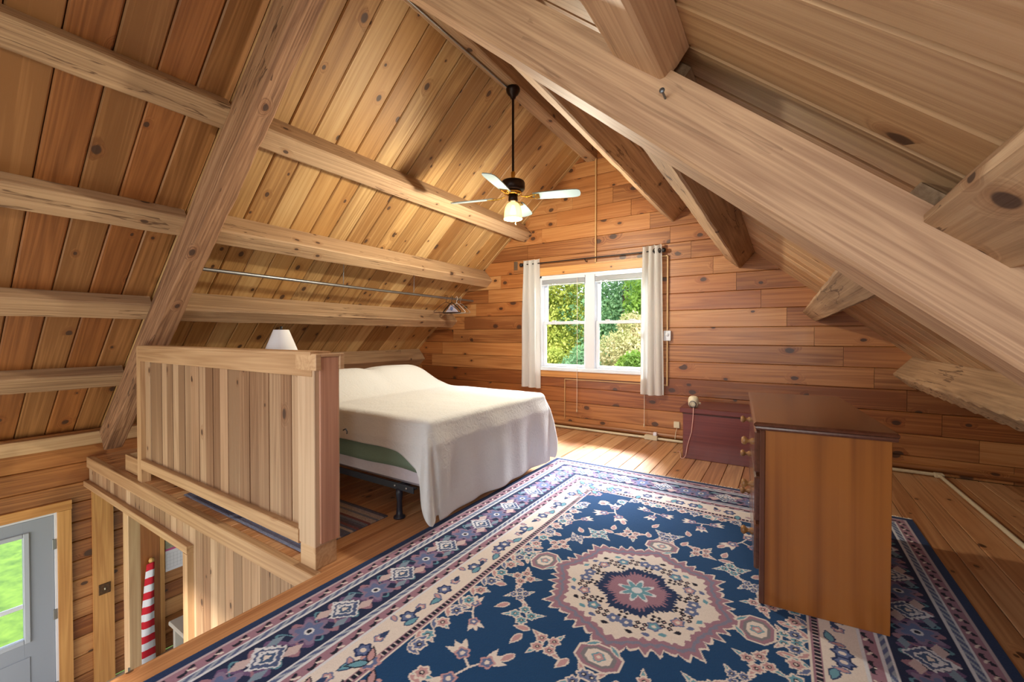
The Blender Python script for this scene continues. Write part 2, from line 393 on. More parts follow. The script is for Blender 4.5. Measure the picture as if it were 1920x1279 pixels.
# rounded log at the foot of the back wall
mb = MB(); mb.add([(x_, YB + .0 + .03 - .055 * math.sin(math.pi * t / 6), .012 + .105 * t / 6) for x_ in (-3.2, XR) for t in range(7)], [(t, t + 1, t + 8, t + 7) for t in range(6)], True)
mb.add([(x_, YB + .03, z_) for x_ in (-3.2, XR) for z_ in (.0, .117)], [(0, 1, 3, 2)])
struct(mb.build('baseboard_back', Wd['wall'], None, Matrix.Translation((0, YB, 0))))

# ------------------------------------------------------------------ beams
def beam(name, a, b, up, w, h, mat, jit=.004, seg=.09, ch=.012, adze=0):
    """rough timber from a to b (points on its lower face centre line); up points from the lower face into the beam"""
    a, b = Vector(a), Vector(b); L = (b - a).length; ex = (b - a).normalized(); uz = Vector(up).normalized(); ey = uz.cross(ex)
    n = max(2, int(L / seg)); cs = [(-w / 2 + ch, 0), (0, -.000), (w / 2 - ch, 0), (w / 2, ch), (w / 2, h / 2), (w / 2, h), (-w / 2, h), (-w / 2, h / 2), (-w / 2, ch)]
    v = []; rs = random.random() * 100
    for i in range(n + 1):
        for q, (y, z) in enumerate(cs):
            x = -L / 2 + L * i / n; amp = jit if z < h * .9 else 0
            nv = mnoise.noise_vector(Vector((x * 2.2 + rs, y * 9, z * 9))); n2 = mnoise.noise_vector(Vector((x * 9 + rs, y * 20, z * 20 + 5)))
            ad = adze * (((x + y * .8) / .21 + .3 * nv.z) % 1.0) if adze and z < h * .6 else 0
            v.append((x, y * (1 - ad * 2) + amp * (nv.x + .6 * n2.x), z + ad + amp * (nv.y + .6 * n2.y)))
    m = len(cs)
    f = [(i * m + q, i * m + (q + 1) % m, (i + 1) * m + (q + 1) % m, (i + 1) * m + q) for i in range(n) for q in range(m)]
    f += [tuple(reversed(range(m))), tuple(range(n * m, n * m + m))]
    me = mesh(v, f, name=name); bm_fix(me)
    return link(name, me, mat, None, frame((a + b) / 2, ex, ey))
def purlin(side, s0, s1, d, y0, y1, label, mat, adze=0):
    sc = (s0 + s1) / 2
    return tag(beam('purlin_beam', roof(side, sc, d, y0), roof(side, sc, d, y1), (side * SA, 0, CA), s1 - s0, d - .001, mat, .005, .03 if adze else .09, adze=adze), label, 'beam', 'roof purlins')
ordn = ['uppermost', 'second', 'third', 'lowest']
for i, (s0, s1) in enumerate([(1.48, 1.65), (2.475, 2.635), (3.455, 3.63), (4.47, 4.66)]):
    purlin(-1, s0, s1, .232, 1.60, YB + .03, '%s rough purlin on the left roof slope between hewn rafter and window wall' % ordn[i], Wd['hewn'])
for i, (s0, s1) in enumerate([(1.49, 1.675), (2.51, 2.71), (3.54, 3.745), (4.56, 4.77)]):
    purlin(-1, s0, s1, .112, YF, 1.47, '%s purlin on the left roof slope at the left frame edge, over the stairwell' % ordn[i], Wd['hewn'])
for i, (s0, s1) in enumerate([(1.43, 1.645), (2.43, 2.635), (3.435, 3.605), (4.42, 4.61)]):
    purlin(1, s0, s1, .232, 1.62, YB + .03, '%s purlin on the right roof slope, running to the window wall' % ordn[i], Wd['hewn'], .010 if i == 3 else 0)
for i, (s0, s1) in enumerate([(1.45, 1.65), (2.42, 2.66), (3.50, 3.72)]):
    purlin(1, s0, s1, .125, YF, 1.475, '%s purlin on the right roof slope, overhead in front of the smooth rafter' % ordn[i], Wd['fir'] if i == 1 else Wd['hewn'])
RY = 1.46
def rafter(side, d0, d1, w, label, mat, jit, send):
    return tag(beam('rafter_beam', roof(side, -.12 if side > 0 else .05, d1, RY + w / 2), roof(side, send, d1, RY + w / 2), (side * SA, 0, CA), w, d1 - d0, mat, jit), label, 'beam', 'principal rafters')
rafter(-1, .10, .345, .16, 'heavy rough-hewn rafter descending the left slope to the half wall', Wd['hewnD'], .009, 5.62)
rafter(1, .085, .292, .21, 'big smooth pinkish fir rafter crossing the right side of the room', Wd['fir'], .0015, 6.1)
rf = bpy.data.objects['rafter_beam.001']
MB().tube([(-.335, RY + .01, 2.135), (-.335, RY - .045, 2.14)], .004, 6).lathe([(.001, .003), (.009, .002), (.009, 0)], (-.335, RY - .045, 2.14), 10, Matrix.Rotation(R(90), 4, 'X')).build('nail', plain('nail_steel', srgb(120, 124, 130), .4, .8), rf)
tag(beam('ridge_beam', (RX - .01, YF, 3.79), (RX - .01, YB + .03, 3.79), (0, 0, 1), .16, .20, Wd['hewn'], .004), 'ridge beam along the roof peak that carries the ceiling fan', 'beam')

# ------------------------------------------------------------------ window in the back wall (window_1) with sashes, panes
win = empty('window_1', (-2.31, YB + .06, .84)); struct(win, 'white twin double-hung window')
def wbox(name, x0, x1, y0, y1, z0, z1, mat=white, b=.004, parent=None): return MB().box(x0, x1, y0, y1, z0, z1, b).build(name, mat, parent or win)
WL, WR, WB, WT = -3.115, -1.505, .84, 2.24
mb = MB(); mb.box(WL, WL + .05, YB - .01, YB + .13, WB, WT, .004); mb.box(WR - .05, WR, YB - .01, YB + .13, WB, WT, .004)
mb.box(WL, WR, YB - .01, YB + .13, WT - .035, WT, .004); mb.box(WL, WR, YB - .025, YB + .13, WB, WB + .04, .004)
mb.build('window_frame', white, win)
wbox('mullion', -2.365, -2.225, YB - .012, YB + .13, WB + .03, WT - .03)
wbox('sill', WL - .01, WR + .01, YB - .045, YB + .01, WB - .012, WB + .012)
for (x0, x1) in ((WL + .05, -2.365), (-2.225, WR - .05)):
    for (z0, z1, yy, nm) in ((1.515, WT - .035, YB + .085, 'upper_sash'), (WB + .04, 1.555, YB + .05, 'lower_sash')):
        mb = MB(); t = .03; fx = .05 if nm == 'upper_sash' else .042
        mb.box(x0, x0 + fx, yy, yy + t, z0, z1, .003); mb.box(x1 - fx, x1, yy, yy + t, z0, z1, .003)
        mb.box(x0 + fx, x1 - fx, yy, yy + t, z0, z0 + .042, .003); mb.box(x0 + fx, x1 - fx, yy, yy + t, z1 - .042, z1, .003)
        sash = mb.build(nm, white, win)
        pane = MB().box(x0 + fx - .005, x1 - fx + .005, yy + .012, yy + .016, z0 + .037, z1 - .037).build('pane', glassm, sash)
    mb = MB()
    for q in (.25, .75):
        xc = x0 + (x1 - x0) * q; mb.box(xc - .03, xc + .03, YB + .042, YB + .06, 1.553, 1.572, .003)
    mb.build('sash_lock', white, win)
struct(plank('trim_4', None, Wd['ctrim'], (-2.31, YB - .012, 2.30), (1, 0, 0), (0, 0, 1), 1.66, .12, .024, .004), 'amber head board over the window')
struct(plank('trim_5', None, Wd['ctrim'], (-2.31, YB - .012, .782), (1, 0, 0), (0, 0, 1), 1.66, .095, .024, .004), 'amber apron board under the window')

# raised mini blinds
alum = plain('white_blind_slat', srgb(196, 198, 204), .4)
for nm, x0, x1, cx, cz in (('left', WL + .045, -2.37, -2.47, .30), ('right', -2.22, WR - .045, -1.52, .20)):
    bl = empty('window_blind', ((x0 + x1) / 2, YB - .0, 2.1)); tag(bl, 'raised white mini blind over the %s window sash' % nm, 'blind', 'raised mini blinds')
    MB().box(x0, x1, YB - .01, YB + .035, 2.175, 2.205, .003).build('headrail', white, bl)
    for q in range(7):
        z = 2.165 - q * .008; MB().box(x0 + .005, x1 - .005, YB - .012, YB + .028, z - .0025, z + .0015).build('slat', alum, bl)
    MB().box(x0 + .005, x1 - .005, YB - .012, YB + .028, 2.092, 2.106, .003).build('bottom_rail', white, bl)
    MB().tube([(cx, YB - .05, 2.18), (cx + .003, YB - .055, 1.2), (cx, YB - .055, cz)], .0035, 6).build('pull_cord', plain('cord_%s' % nm, srgb(220, 205, 185), .8), bl)
    MB().lathe([(.001, .05), (.007, .035), (.009, 0), (.001, 0)], (cx, YB - .055, cz - .045), 10).build('cord_tassel', cream, bl)

# curtains on a rod
mcur, n_, l_, p_ = newmat('white_linen_curtain'); p_.inputs['Base Color'].default_value = srgb(238, 238, 236); p_.inputs['Roughness'].default_value = .9
tr_ = n_.new('ShaderNodeBsdfTranslucent'); tr_.inputs[0].default_value = srgb(232, 232, 226); mxs = n_.new('ShaderNodeMixShader'); mxs.inputs[0].default_value = .5
l_.new(p_.outputs[0], mxs.inputs[1]); l_.new(tr_.outputs[0], mxs.inputs[2]); l_.new(mxs.outputs[0], n_['Material Output'].inputs[0])
RODY, RODZ = YB - .085, 2.425
rod = empty('curtain_rod', (-2.34, RODY, RODZ)); tag(rod, 'thin dark curtain rod with ball finials above the window', 'curtain rod')
MB().tube([(-3.36, RODY, RODZ), (-1.30, RODY, RODZ)], .008, 8).build('pole', black, rod)
for xx, s in ((-3.385, -1), (-1.275, 1)): MB().lathe([(.001, -.03), (.02, -.024), (.028, 0), (.02, .024), (.001, .03)], (xx, RODY, RODZ), 12).build('finial', black, rod)
for xx in (-3.30, -2.34, -1.33): MB().tube([(xx, RODY, RODZ - .01), (xx, RODY + .03, RODZ - .035), (xx, YB, RODZ - .035)], .007, 6).build('bracket', black, rod)
def curtain(x0, x1, xb0, xb1, ztop, zbot, folds, label, ph, gx):
    root = empty('curtain', ((x0 + x1) / 2, RODY, zbot)); tag(root, label, 'curtain', 'white window curtains')
    nu, nz = 72, 44; v = []
    for j in range(nz + 1):
        t = j / nz; z = ztop + (zbot - ztop) * t
        for i in range(nu + 1):
            u = i / nu; a = x0 + (x1 - x0) * u; b = xb0 + (xb1 - xb0) * u; x = a + (b - a) * t ** .8
            am = .034 - .004 * t + .01 * math.sin(3 * u + ph)
            w = math.sin(2 * math.pi * folds * u + ph + .5 * math.sin(2.2 * t + u * 2))
            v.append((x + .008 * math.cos(2 * math.pi * folds * u + ph), RODY + am * (abs(w) ** .75) * (1 if w > 0 else -1) + .006 * math.sin(9 * t + 6 * u), z + .012 * w * (1 - t) + .006 * math.sin(5 * u + ph) * t))
    f = [(j * (nu + 1) + i, j * (nu + 1) + i + 1, (j + 1) * (nu + 1) + i + 1, (j + 1) * (nu + 1) + i) for j in range(nz) for i in range(nu)]
    MB().add(v, f, True).build('fabric_panel', mcur, root)
    for x_ in gx:
        MB().tube([(x_ + .012 * math.cos(a) , RODY - .012 + .01 * math.cos(a), RODZ + .027 * math.sin(a)) for a in [2 * math.pi * q / 14 for q in range(15)]], .006, 6, False).build('grommet', black, root)
    MB().box(x0, x1, RODY - .002, RODY + .002, zbot - .001, zbot + .0005).build('hem', mcur, root)
curtain(-3.365, -3.085, -3.405, -3.055, 2.485, .565, 3.0, 'white curtain at the left side of the window, beside the bed', .6, (-3.135, -3.33))
curtain(-1.545, -1.29, -1.565, -1.262, 2.50, .585, 3.2, 'white curtain at the right side of the window, above the red chest', 2.1, (-1.385, -1.325))

# ------------------------------------------------------------------ surface raceway and fittings on the back wall
def strip(mb, pts, w=.016, d=.012):
    """square raceway along axis-aligned points"""
    for a, b in zip(pts[:-1], pts[1:]):
        mb.box(min(a[0], b[0]) - w / 2, max(a[0], b[0]) + w / 2, min(a[1], b[1]) - d / 2, max(a[1], b[1]) + d / 2, min(a[2], b[2]) - w / 2, max(a[2], b[2]) + w / 2, .003)
yw = YB - .012
rc = empty('wire_raceway', (-2.2, yw, 3.0)); tag(rc, 'thin tan wiring raceway dropping from the roof peak around the window', 'raceway')
mb = MB(); strip(mb, [(-2.205, yw, 3.80), (-2.205, yw - .015, 2.36), (-1.24, yw - .015, 2.36), (-1.24, yw, .712)]); mb.build('channel', plain('tan_raceway', srgb(196, 160, 110), .5), rc)
mb = MB(); strip(mb, [(-1.24, yw, .712), (-2.68, yw, .712), (-2.68, yw, .14)], .014); mb.build('channel', plain('tan_raceway_lower', srgb(184, 146, 100), .5), rc)
tb = empty('thermostat', (-1.235, yw, 1.275)); tag(tb, 'small white thermostat on the log wall beside the right curtain', 'thermostat')
MB().box(-1.285, -1.195, YB - .045, YB, 1.28, 1.41, .006).build('housing', white, tb)
MB().lathe([(.001, .012), (.022, .012), (.024, 0)], (-1.24, YB - .044, 1.36), 16, Matrix.Rotation(R(90), 4, 'X')).build('dial', white, tb)
br = empty('floor_raceway', (0, YB - .06, 0)); tag(br, 'beige metal raceway along the floor below the window, turning at the right wall', 'raceway')
mb = MB(); yr = YB - .055; mb.tube([(-3.1, yr, .022), (1.235, yr, .022)], .017, 8); mb.tube([(1.255, yr, .02), (1.285, 3.9, .02), (1.31, -1.9, .02)], .016, 8); mb.box(1.215, 1.285, yr - .03, yr + .03, .0, .04, .006); mb.build('channel', race, br)
MB().box(-1.51, -1.345, YB - .09, YB - .02, 0, .06, .006).build('outlet_box', race, br)
MB().box(-1.40, -1.355, YB - .08, YB - .04, .058, .105, .006).build('plug', plain('white_plug', srgb(222, 218, 226), .4), br)
thing(MB().box(-3.56, -3.50, YB - .012, YB, 2.37, 2.50, .002).box(-3.54, -3.52, YB - .02, YB - .01, 2.40, 2.43, .002), 'metal_plate', plain('dull_metal_plate', srgb(110, 92, 76), .5, .4), 'small dull metal plate on the logs left of the curtain rod', 'plate')
ob = empty('wall_outlet', (-1.125, YB, .17)); tag(ob, 'small beige outlet plate low on the log wall by the chest', 'outlet')
MB().box(-1.16, -1.09, YB - .02, YB, .18, .26, .004).build('cover_plate', cream, ob); MB().tube([(-1.12, YB - .012, .18), (-1.135, YB - .02, .12), (-1.14, YB - .03, .04)], .004, 6).build('cable', cream, ob)

# ------------------------------------------------------------------ ceiling fan
fan = empty('ceiling_fan', (RX, 3.53, 2.47)); tag(fan, 'dark ceiling fan with four pale blades and a lit glass shade', 'ceiling fan')
FX, FY = RX + .01, 3.53
MB().lathe([(.001, .1), (.062, .1), (.07, .085), (.068, .06), (.05, .03), (.03, .01), (.024, -.01), (.001, -.01)], (FX, FY, 3.695), 20).build('canopy', bronze, fan)
MB().tube([(FX, FY, 3.70), (FX, FY, 2.90)], .0125, 10).build('downrod', bronze, fan)
MB().lathe([(.013, .10), (.022, .09), (.02, .03), (.03, .0)], (FX, FY, 2.87), 14).build('coupling', brass, fan)
MB().lathe([(.001, .125), (.05, .122), (.11, .105), (.118, .09), (.118, .03), (.10, .012), (.05, 0), (.001, 0)], (FX, FY, 2.765), 28).build('motor_housing', bronze, fan)
MB().lathe([(.05, .03), (.085, .02), (.09, .0), (.05, -.012)], (FX, FY, 2.748), 24).build('trim_ring', brass, fan)
bladem = plain('pale_fan_blade', srgb(128, 142, 144), .3)
for k, ang in enumerate((20, 108, 196, 283)):
    a = R(ang); pit = R(-13); Mb = Matrix.Translation((FX, FY, 2.715)) @ Matrix.Rotation(a, 4, 'Z') @ Matrix.Rotation(pit, 4, 'X')
    v = []; prof = [(.20, .052), (.26, .058), (.45, .066), (.58, .068), (.63, .062), (.655, .045), (.662, 0)]
    out = [(x, y) for x, y in prof] + [(x, -y) for x, y in reversed(prof[:-1])]; n = len(out)
    v = [(x, y, z) for z in (-.004, .004) for x, y in out]
    bo = MB().add(v, [tuple(reversed(range(n))), tuple(range(n, 2 * n))] + [(i, (i + 1) % n, n + (i + 1) % n, n + i) for i in range(n)])
    bl = bo.build('blade', bladem, fan, Mb, local=True)
    ir = MB(); ir.tube([(.08, 0, .012), (.12, .0, .0), (.17, .02, -.008), (.20, .03, -.006), (.24, .035, -.008)], .007, 6); ir.tube([(.12, 0, .0), (.17, -.02, -.008), (.20, -.03, -.006), (.24, -.035, -.008)], .007, 6)
    ir.tube([(.17, .02, -.008), (.185, 0, -.009), (.17, -.02, -.008)], .006, 6); ir.box(.215, .265, -.042, .042, -.010, -.004, .002)
    ir.build('blade_iron', brass, bl, Mb, local=True)
MB().lathe([(.03, .07), (.045, .06), (.048, .01), (.03, 0), (.001, 0)], (FX, FY, 2.672), 18).build('light_fitter', bronze, fan)
shm, sn, sl, sp = newmat('lit_amber_glass'); sp.inputs['Base Color'].default_value = (1, .78, .46, 1); sp.inputs['Emission Color'].default_value = (1, .70, .34, 1); sp.inputs['Emission Strength'].default_value = .7; sp.inputs['Roughness'].default_value = .2; sp.inputs['Transmission Weight'].default_value = .5
MB().lathe([(.03, .165), (.045, .16), (.062, .145), (.078, .115), (.086, .075), (.089, .03), (.092, .0), (.088, .0), (.084, .035), (.08, .075), (.07, .11), (.055, .14), (.03, .155)], (FX, FY, 2.50), 28).build('glass_shade', shm, fan)
em, en, el, ep = newmat('lit_bulb'); ep.inputs['Emission Color'].default_value = (1, .82, .55, 1); ep.inputs['Emission Strength'].default_value = 12
MB().lathe([(.001, .0), (.02, .006), (.03, .03), (.026, .055), (.014, .08), (.014, .1)], (FX, FY, 2.535), 16).build('bulb', em, fan)
MB().tube([(FX + .03, FY, 2.67), (FX + .05, FY - .02, 2.6), (FX + .05, FY - .02, 2.46)], .002, 5).build('pull_chain', brass, fan)
MB().lathe([(.001, .03), (.006, .025), (.008, .0), (.001, -.004)], (FX + .05, FY - .02, 2.44), 10).build('pull_knob', brass, fan)
light('fan_lamp', 'POINT', (FX, FY, 2.44), 185, (1, .94, .76), .05)
tag(thing(MB().tube([(RX - .03, 1.7, 3.775), (RX - .03, 2.6, 3.778), (RX - .02, 3.46, 3.775)], .008, 8), 'ceiling_conduit', steel, 'thin metal conduit under the ridge beam feeding the ceiling fan', 'conduit'), 'thin metal conduit under the ridge beam feeding the ceiling fan', 'conduit')

# ------------------------------------------------------------------ stairwell: header, beadboard partition, opening
wall_st = struct(MB().box(-3.80, -2.2, HY + .03, HY + .09, ZG, -.02).box(XL, -3.80, HY + .03, HY + .09, -.32, -.02).build('wall_stair', Wd['dark']))
struct(plank('trim_6', None, Wd['trim'], ((XL - 2.2) / 2, HY + .02, -.06), (1, 0, 0), (0, 0, 1), -2.2 - XL, .118, .05, .005), 'stairwell header board under the half wall')
x = XL + .02; BP = .1185
while x < -2.21:
    b = min(x + BP, -2.205); zb_ = -.27 if x < -3.90 else ZG
    L = -.118 - zb_
    plank('board', wall_st, Wd['panel'], ((x + b) / 2, HY + .021, -.118 - L / 2), (0, 0, 1), (1, 0, 0), L, b - x - .005, .02, .010); x = b
struct(plank('trim_7', None, Wd['trim'], ((XL - 3.80) / 2, HY + .01, -.29), (1, 0, 0), (0, 0, 1), -3.80 - XL, .062, .085, .004), 'top trim of the opening under the loft')
struct(plank('trim_8', None, Wd['trim'], (-3.84, HY + .01, (ZG - .321) / 2), (0, 0, 1), (-1, 0, 0), -.321 - ZG, .078, .085, .004), 'right trim of the opening under the loft')
post = empty('opening_post', (-5.18, HY + .02, ZG)); tag(post, 'light pine post standing in the opening below the loft, left of the flag', 'post')
plank('post_board', post, Wd['trim'], (-5.19, HY + .02, (ZG - .322) / 2), (0, 0, 1), (-1, 0, 0), -.322 - ZG, .135, .09, .004)
MB().box(-5.13, -5.12, HY - .035, HY - .02, -1.98, -1.76).build('strike_plate', steel, post)

# entrance door on the ground floor
door = empty('door_1', (XL, .64, ZG)); struct(door, 'grey entrance door with a glazed upper half')
dgrey = plain('grey_painted_door', srgb(150, 156, 166), .45)
Y0, Y1, GZ0, GZ1 = .185, 1.108, -1.765, -.72
mb = MB(); xd = XL - .005
mb.box(xd - .045, xd, Y0, .42, ZG + .01, DZ1 - .025, .002); mb.box(xd - .045, xd, .89, Y1, ZG + .01, DZ1 - .025, .002)
mb.box(xd - .045, xd, .42, .89, GZ1, DZ1 - .025); mb.box(xd - .045, xd, .42, .89, ZG + .01, GZ0)
mb.build('door_leaf', dgrey, door)
mb = MB(); lf = .045
mb.box(xd, xd + .018, .42 - lf, .42, GZ0 - lf, GZ1 + lf, .006); mb.box(xd, xd + .018, .89, .89 + lf, GZ0 - lf, GZ1 + lf, .006)
mb.box(xd, xd + .018, .42, .89, GZ1, GZ1 + lf, .006); mb.box(xd, xd + .018, .42, .89, GZ0 - lf, GZ0, .006)
mb.build('glazing_frame', plain('light_grey_frame', srgb(176, 182, 190), .4), door)
MB().box(xd - .03, xd - .005, .42, .89, -1.445, -1.405, .003).build('glazing_bar', white, door)
MB().box(xd - .026, xd - .022, .425, .885, GZ0, GZ1).build('pane', glassm, door)
for yy in (.36, .66): 
    mb = MB(); mb.box(xd, xd + .008, yy - .03, yy + .30 - .03, -2.45, -1.96, .006); mb.build('lower_panel', dgrey, door)
mb = MB(); mb.box(xd - .06, xd + .008, 1.11, 1.135, ZG, DZ1, .002); mb.box(xd - .06, xd + .008, .155, .18, ZG, DZ1, .002); mb.box(xd - .06, xd + .008, .18, 1.11, DZ1 - .02, DZ1, .002); mb.build('door_jamb', white, door)
for zz in (-.87, -1.62, -2.4): MB().box(xd + .001, xd + .014, 1.095, 1.125, zz - .055, zz + .055, .003).build('hinge', steel, door)
plank('casing', door, Wd['ctrim'], (XL + .016, 1.183, (ZG - .53) / 2), (0, 0, 1), (0, 1, 0), -.53 - ZG, .105, .032, .004)
plank('casing', door, Wd['ctrim'], (XL + .016, .64, -.478), (0, 1, 0), (0, 0, 1), 1.2, .10, .032, .004)
plank('casing', door, Wd['ctrim'], (XL + .016, .105, (ZG - .53) / 2), (0, 0, 1), (0, 1, 0), -.53 - ZG, .105, .032, .004)
vb = struct(plank('trim_9', None, Wd['ctrim'], (XL + .02, 1.485, (ZG - .3) / 2), (0, 0, 1), (0, 1, 0), -.3 - ZG, .175, .032, .004), 'wide pine board with a switch on the left log wall')
sw = empty('switch_plate', (XL + .04, 1.49, -1.58)); tag(sw, 'square dark carved light switch plate on the wide pine board', 'switch plate')
MB().box(XL + .036, XL + .046, 1.44, 1.54, -1.585, -1.465, .004).build('plate', plain('carved_dark_plate', srgb(96, 62, 26), .5, noise=.7, nscale=55, bump=.6), sw)
MB().box(XL + .044, XL + .058, 1.485, 1.495, -1.535, -1.515, .002).build('toggle', cream, sw)
# smooth brown board, flag, calendar beyond the opening
struct(plank('trim_10', None, wood('brown_smooth_board', [srgb(132, 76, 34), srgb(158, 96, 48), srgb(172, 110, 60)], .4, .15, var=.05), (XL + .02, 1.865, (ZG - .1) / 2), (0, 0, 1), (0, 1, 0), -.1 - ZG, .26, .036, .004), 'wide brown board on the wall behind the flag')
struct(plank('trim_11', None, Wd['ctrim'], (XL + .02, 2.02, (ZG - .1) / 2), (0, 0, 1), (0, 1, 0), -.1 - ZG, .045, .036, .004), 'narrow amber board beside the calendar')
fl = empty('furled_flag', (XL + .12, 1.80, ZG)); tag(fl, 'furled flag with red and white stripes leaning against the brown board', 'flag')
MB().tube([(XL + .14, 1.84, ZG), (XL + .09, 1.895, -1.40)], .014, 10).build('pole', Wd['trim'], fl)
MB().lathe([(.001, .035), (.02, .028), (.03, .0), (.02, -.025), (.01, -.03)], (XL + .085, 1.90, -1.375), 14).build('finial', plain('gilt_wood', srgb(214, 170, 96), .4), fl)
red = plain('red_cloth', srgb(196, 24, 42), .85); whc = plain('white_cloth', srgb(222, 222, 226), .85)
zt = -1.40; k = 0
prevc = None
while zt > -2.56:
    hgt = .083; za, zb_ = zt, zt - hgt; v = []; n = 16
    for z in np.linspace(za, zb_, 4):
        t = (-1.40 - z) / 1.16; cx_, cy_ = XL + .10 + .03 * t, 1.89 - .075 * t; rr = .035 + .05 * t
        for q in range(n):
            a = 2 * math.pi * q / n; w = 1 + .14 * math.sin(3 * a + 4 * t) + .07 * math.sin(7 * a)
            v.append((cx_ + rr * .75 * w * math.cos(a), cy_ + rr * w * math.sin(a), z + .018 * math.sin(a + 1.0) + .35 * rr * math.sin(a) * (-.6)))
    f = [(j * n + q, j * n + (q + 1) % n, (j + 1) * n + (q + 1) % n, (j + 1) * n + q) for j in range(3) for q in range(n)]
    if k == 0: f.append(tuple(range(n)))
    MB().add(v, f, True).build('stripe', (red, whc)[k % 2], fl); zt -= hgt; k += 1
cal = empty('wall_calendar', (XL + .01, 2.17, -1.62)); tag(cal, 'white paper calendar with a pink heading hanging on the log wall', 'calendar')
cy0, cy1 = 2.06, 2.34
MB().box(XL + .008, XL + .011, cy0, cy1, -1.62, -1.36).build('date_page', plain('calendar_page', srgb(226, 222, 224), .7), cal)
MB().box(XL + .008, XL + .012, cy0, cy1, -1.36, -1.335).build('month_band', plain('calendar_pink', srgb(196, 84, 132), .6), cal)
MB().box(XL + .008, XL + .011, cy0, cy1, -1.335, -1.10).build('picture_page', plain('calendar_photo', srgb(176, 168, 140), .6, noise=.45, nscale=26), cal)
mb = MB()
for q in range(5): mb.box(XL + .011, XL + .0118, cy0 + .01, cy1 - .01, -1.40 - q * .045, -1.402 - q * .045)
for q in range(8): yy = cy0 + .01 + q * (cy1 - cy0 - .02) / 7; mb.box(XL + .011, XL + .0118, yy - .001, yy + .001, -1.58, -1.40)
mb.build('date_grid', plain('calendar_lines', srgb(176, 170, 176), .7), cal)
bx = empty('bench', (-5.7, 2.35, ZG)); tag(bx, 'pale bench end showing low in the opening under the loft', 'bench')
MB().box(-6.3, -5.1, 2.02, 2.5, -2.2, -2.15, .01).build('seat', plain('pale_paint', srgb(208, 202, 188), .5), bx)
for xx in (-6.25, -5.2): MB().box(xx, xx + .05, 2.05, 2.47, ZG, -2.2, .005).build('end_panel', plain('pale_paint_end', srgb(204, 198, 184), .5), bx)

# ------------------------------------------------------------------ half wall at the stairwell
hw = empty('half_wall', (-3.6, 1.43, 0)); tag(hw, 'low partition of upright knotty pine boards between stairwell and bed', 'partition')
HF = 1.395
x = -4.93; ws = [.12, .118, .138, .118, .118, .122, .12, .125, .14, .116, .12, .116, .12, .17, .134, .115, .135, .139, .121, .13, .12]
i = 0
while x < -2.40:
    b = min(x + ws[i % len(ws)], -2.385); plank('board', hw, Wd['panel'], ((x + b) / 2, HF + .045 + .004 * (i % 2), .655), (0, 0, 1), (1, 0, 0), .98, b - x - .004, .02, .007); x = b; i += 1
plank('top_rail', hw, Wd['trim'], (-3.62, HF + .012, 1.175), (1, 0, 0), (0, 0, 1), 2.74, .125, .025, .003)
plank('top_cap', hw, Wd['trim'], (-3.62, HF + .055, 1.247), (1, 0, 0), (0, 1, 0), 2.74, .125, .02, .003)
plank('bottom_rail', hw, Wd['trim'], (-3.66, HF + .02, .168), (1, 0, 0), (0, 0, 1), 2.54, .085, .05, .004)
plank('end_post', hw, Wd['trim'], (-4.98, HF + .035, .62), (0, 0, 1), (1, 0, 0), 1.24, .10, .07, .004)
col = MB().box(-2.40, -2.232, HF + .002, 1.56, .135, 1.235, .004).build('column', Wd['panel'], hw, frame((-2.3, 1.47, .68), (0, 0, 1), (1, 0, 0)))
MB().box(-2.232, -2.218, HF + .03, 1.545, .15, 1.225, .003).build('side_panel', Wd['redbeam'], col, frame((-2.225, 1.47, .68), (0, 0, 1), (0, 1, 0)))
mb = MB(); mb.box(-2.41, -2.205, HF - .004, HF + .03, 1.15, 1.245, .003); mb.box(-2.225, -2.205, 1.545, 1.575, 1.15, 1.245, .003); mb.box(-2.225, -2.205, HF + .03, 1.545, 1.226, 1.245, .003); mb.build('cap_trim', Wd['trim'], col, frame((-2.3, 1.47, 1.2), (0, 1, 0), (0, 0, 1)))
MB().box(-2.395, -2.245, HF + .012, 1.545, 0, .136, .003).build('plinth', Wd['trim'], hw, frame((-2.31, 1.47, .07), (1, 0, 0), (0, 0, 1)))
MB().tube([(-2.22, 1.575, .78), (-2.20, 1.578, .79), (-2.19, 1.58, .775), (-2.195, 1.582, .76)], .004, 6).build('hook', black, hw)
box = empty('low_box', (-5.2, 1.5, 0)); tag(box, 'low open wooden box on the floor at the foot of the hewn rafter', 'box')
plank('front', box, Wd['trim'], (-5.27, HF + .05, .085), (1, 0, 0), (0, 0, 1), .48, .16, .02, .003)
plank('side', box, Wd['trim'], (-5.51, HF + .20, .085), (0, 1, 0), (0, 0, 1), .30, .16, .02, .003)
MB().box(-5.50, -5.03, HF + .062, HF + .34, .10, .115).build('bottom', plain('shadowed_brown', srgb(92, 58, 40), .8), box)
lace = plain('white_lace', srgb(206, 200, 206), .9, noise=.75, nscale=60)
v = []; 
for j in range(13):
    for i in range(9): v.append((-5.30 + .035 * i, 1.60 + .018 * math.sin(i * 1.3), .20 + .055 * j))
thing(MB().add(v, [(j * 9 + i, j * 9 + i + 1, (j + 1) * 9 + i + 1, (j + 1) * 9 + i) for j in range(12) for i in range(8)], True).box(-5.3, -5.02, 1.599, 1.603, .858, .868), 'lace_cloth', lace, 'strip of patterned white lace hanging between rafter and half wall', 'cloth')

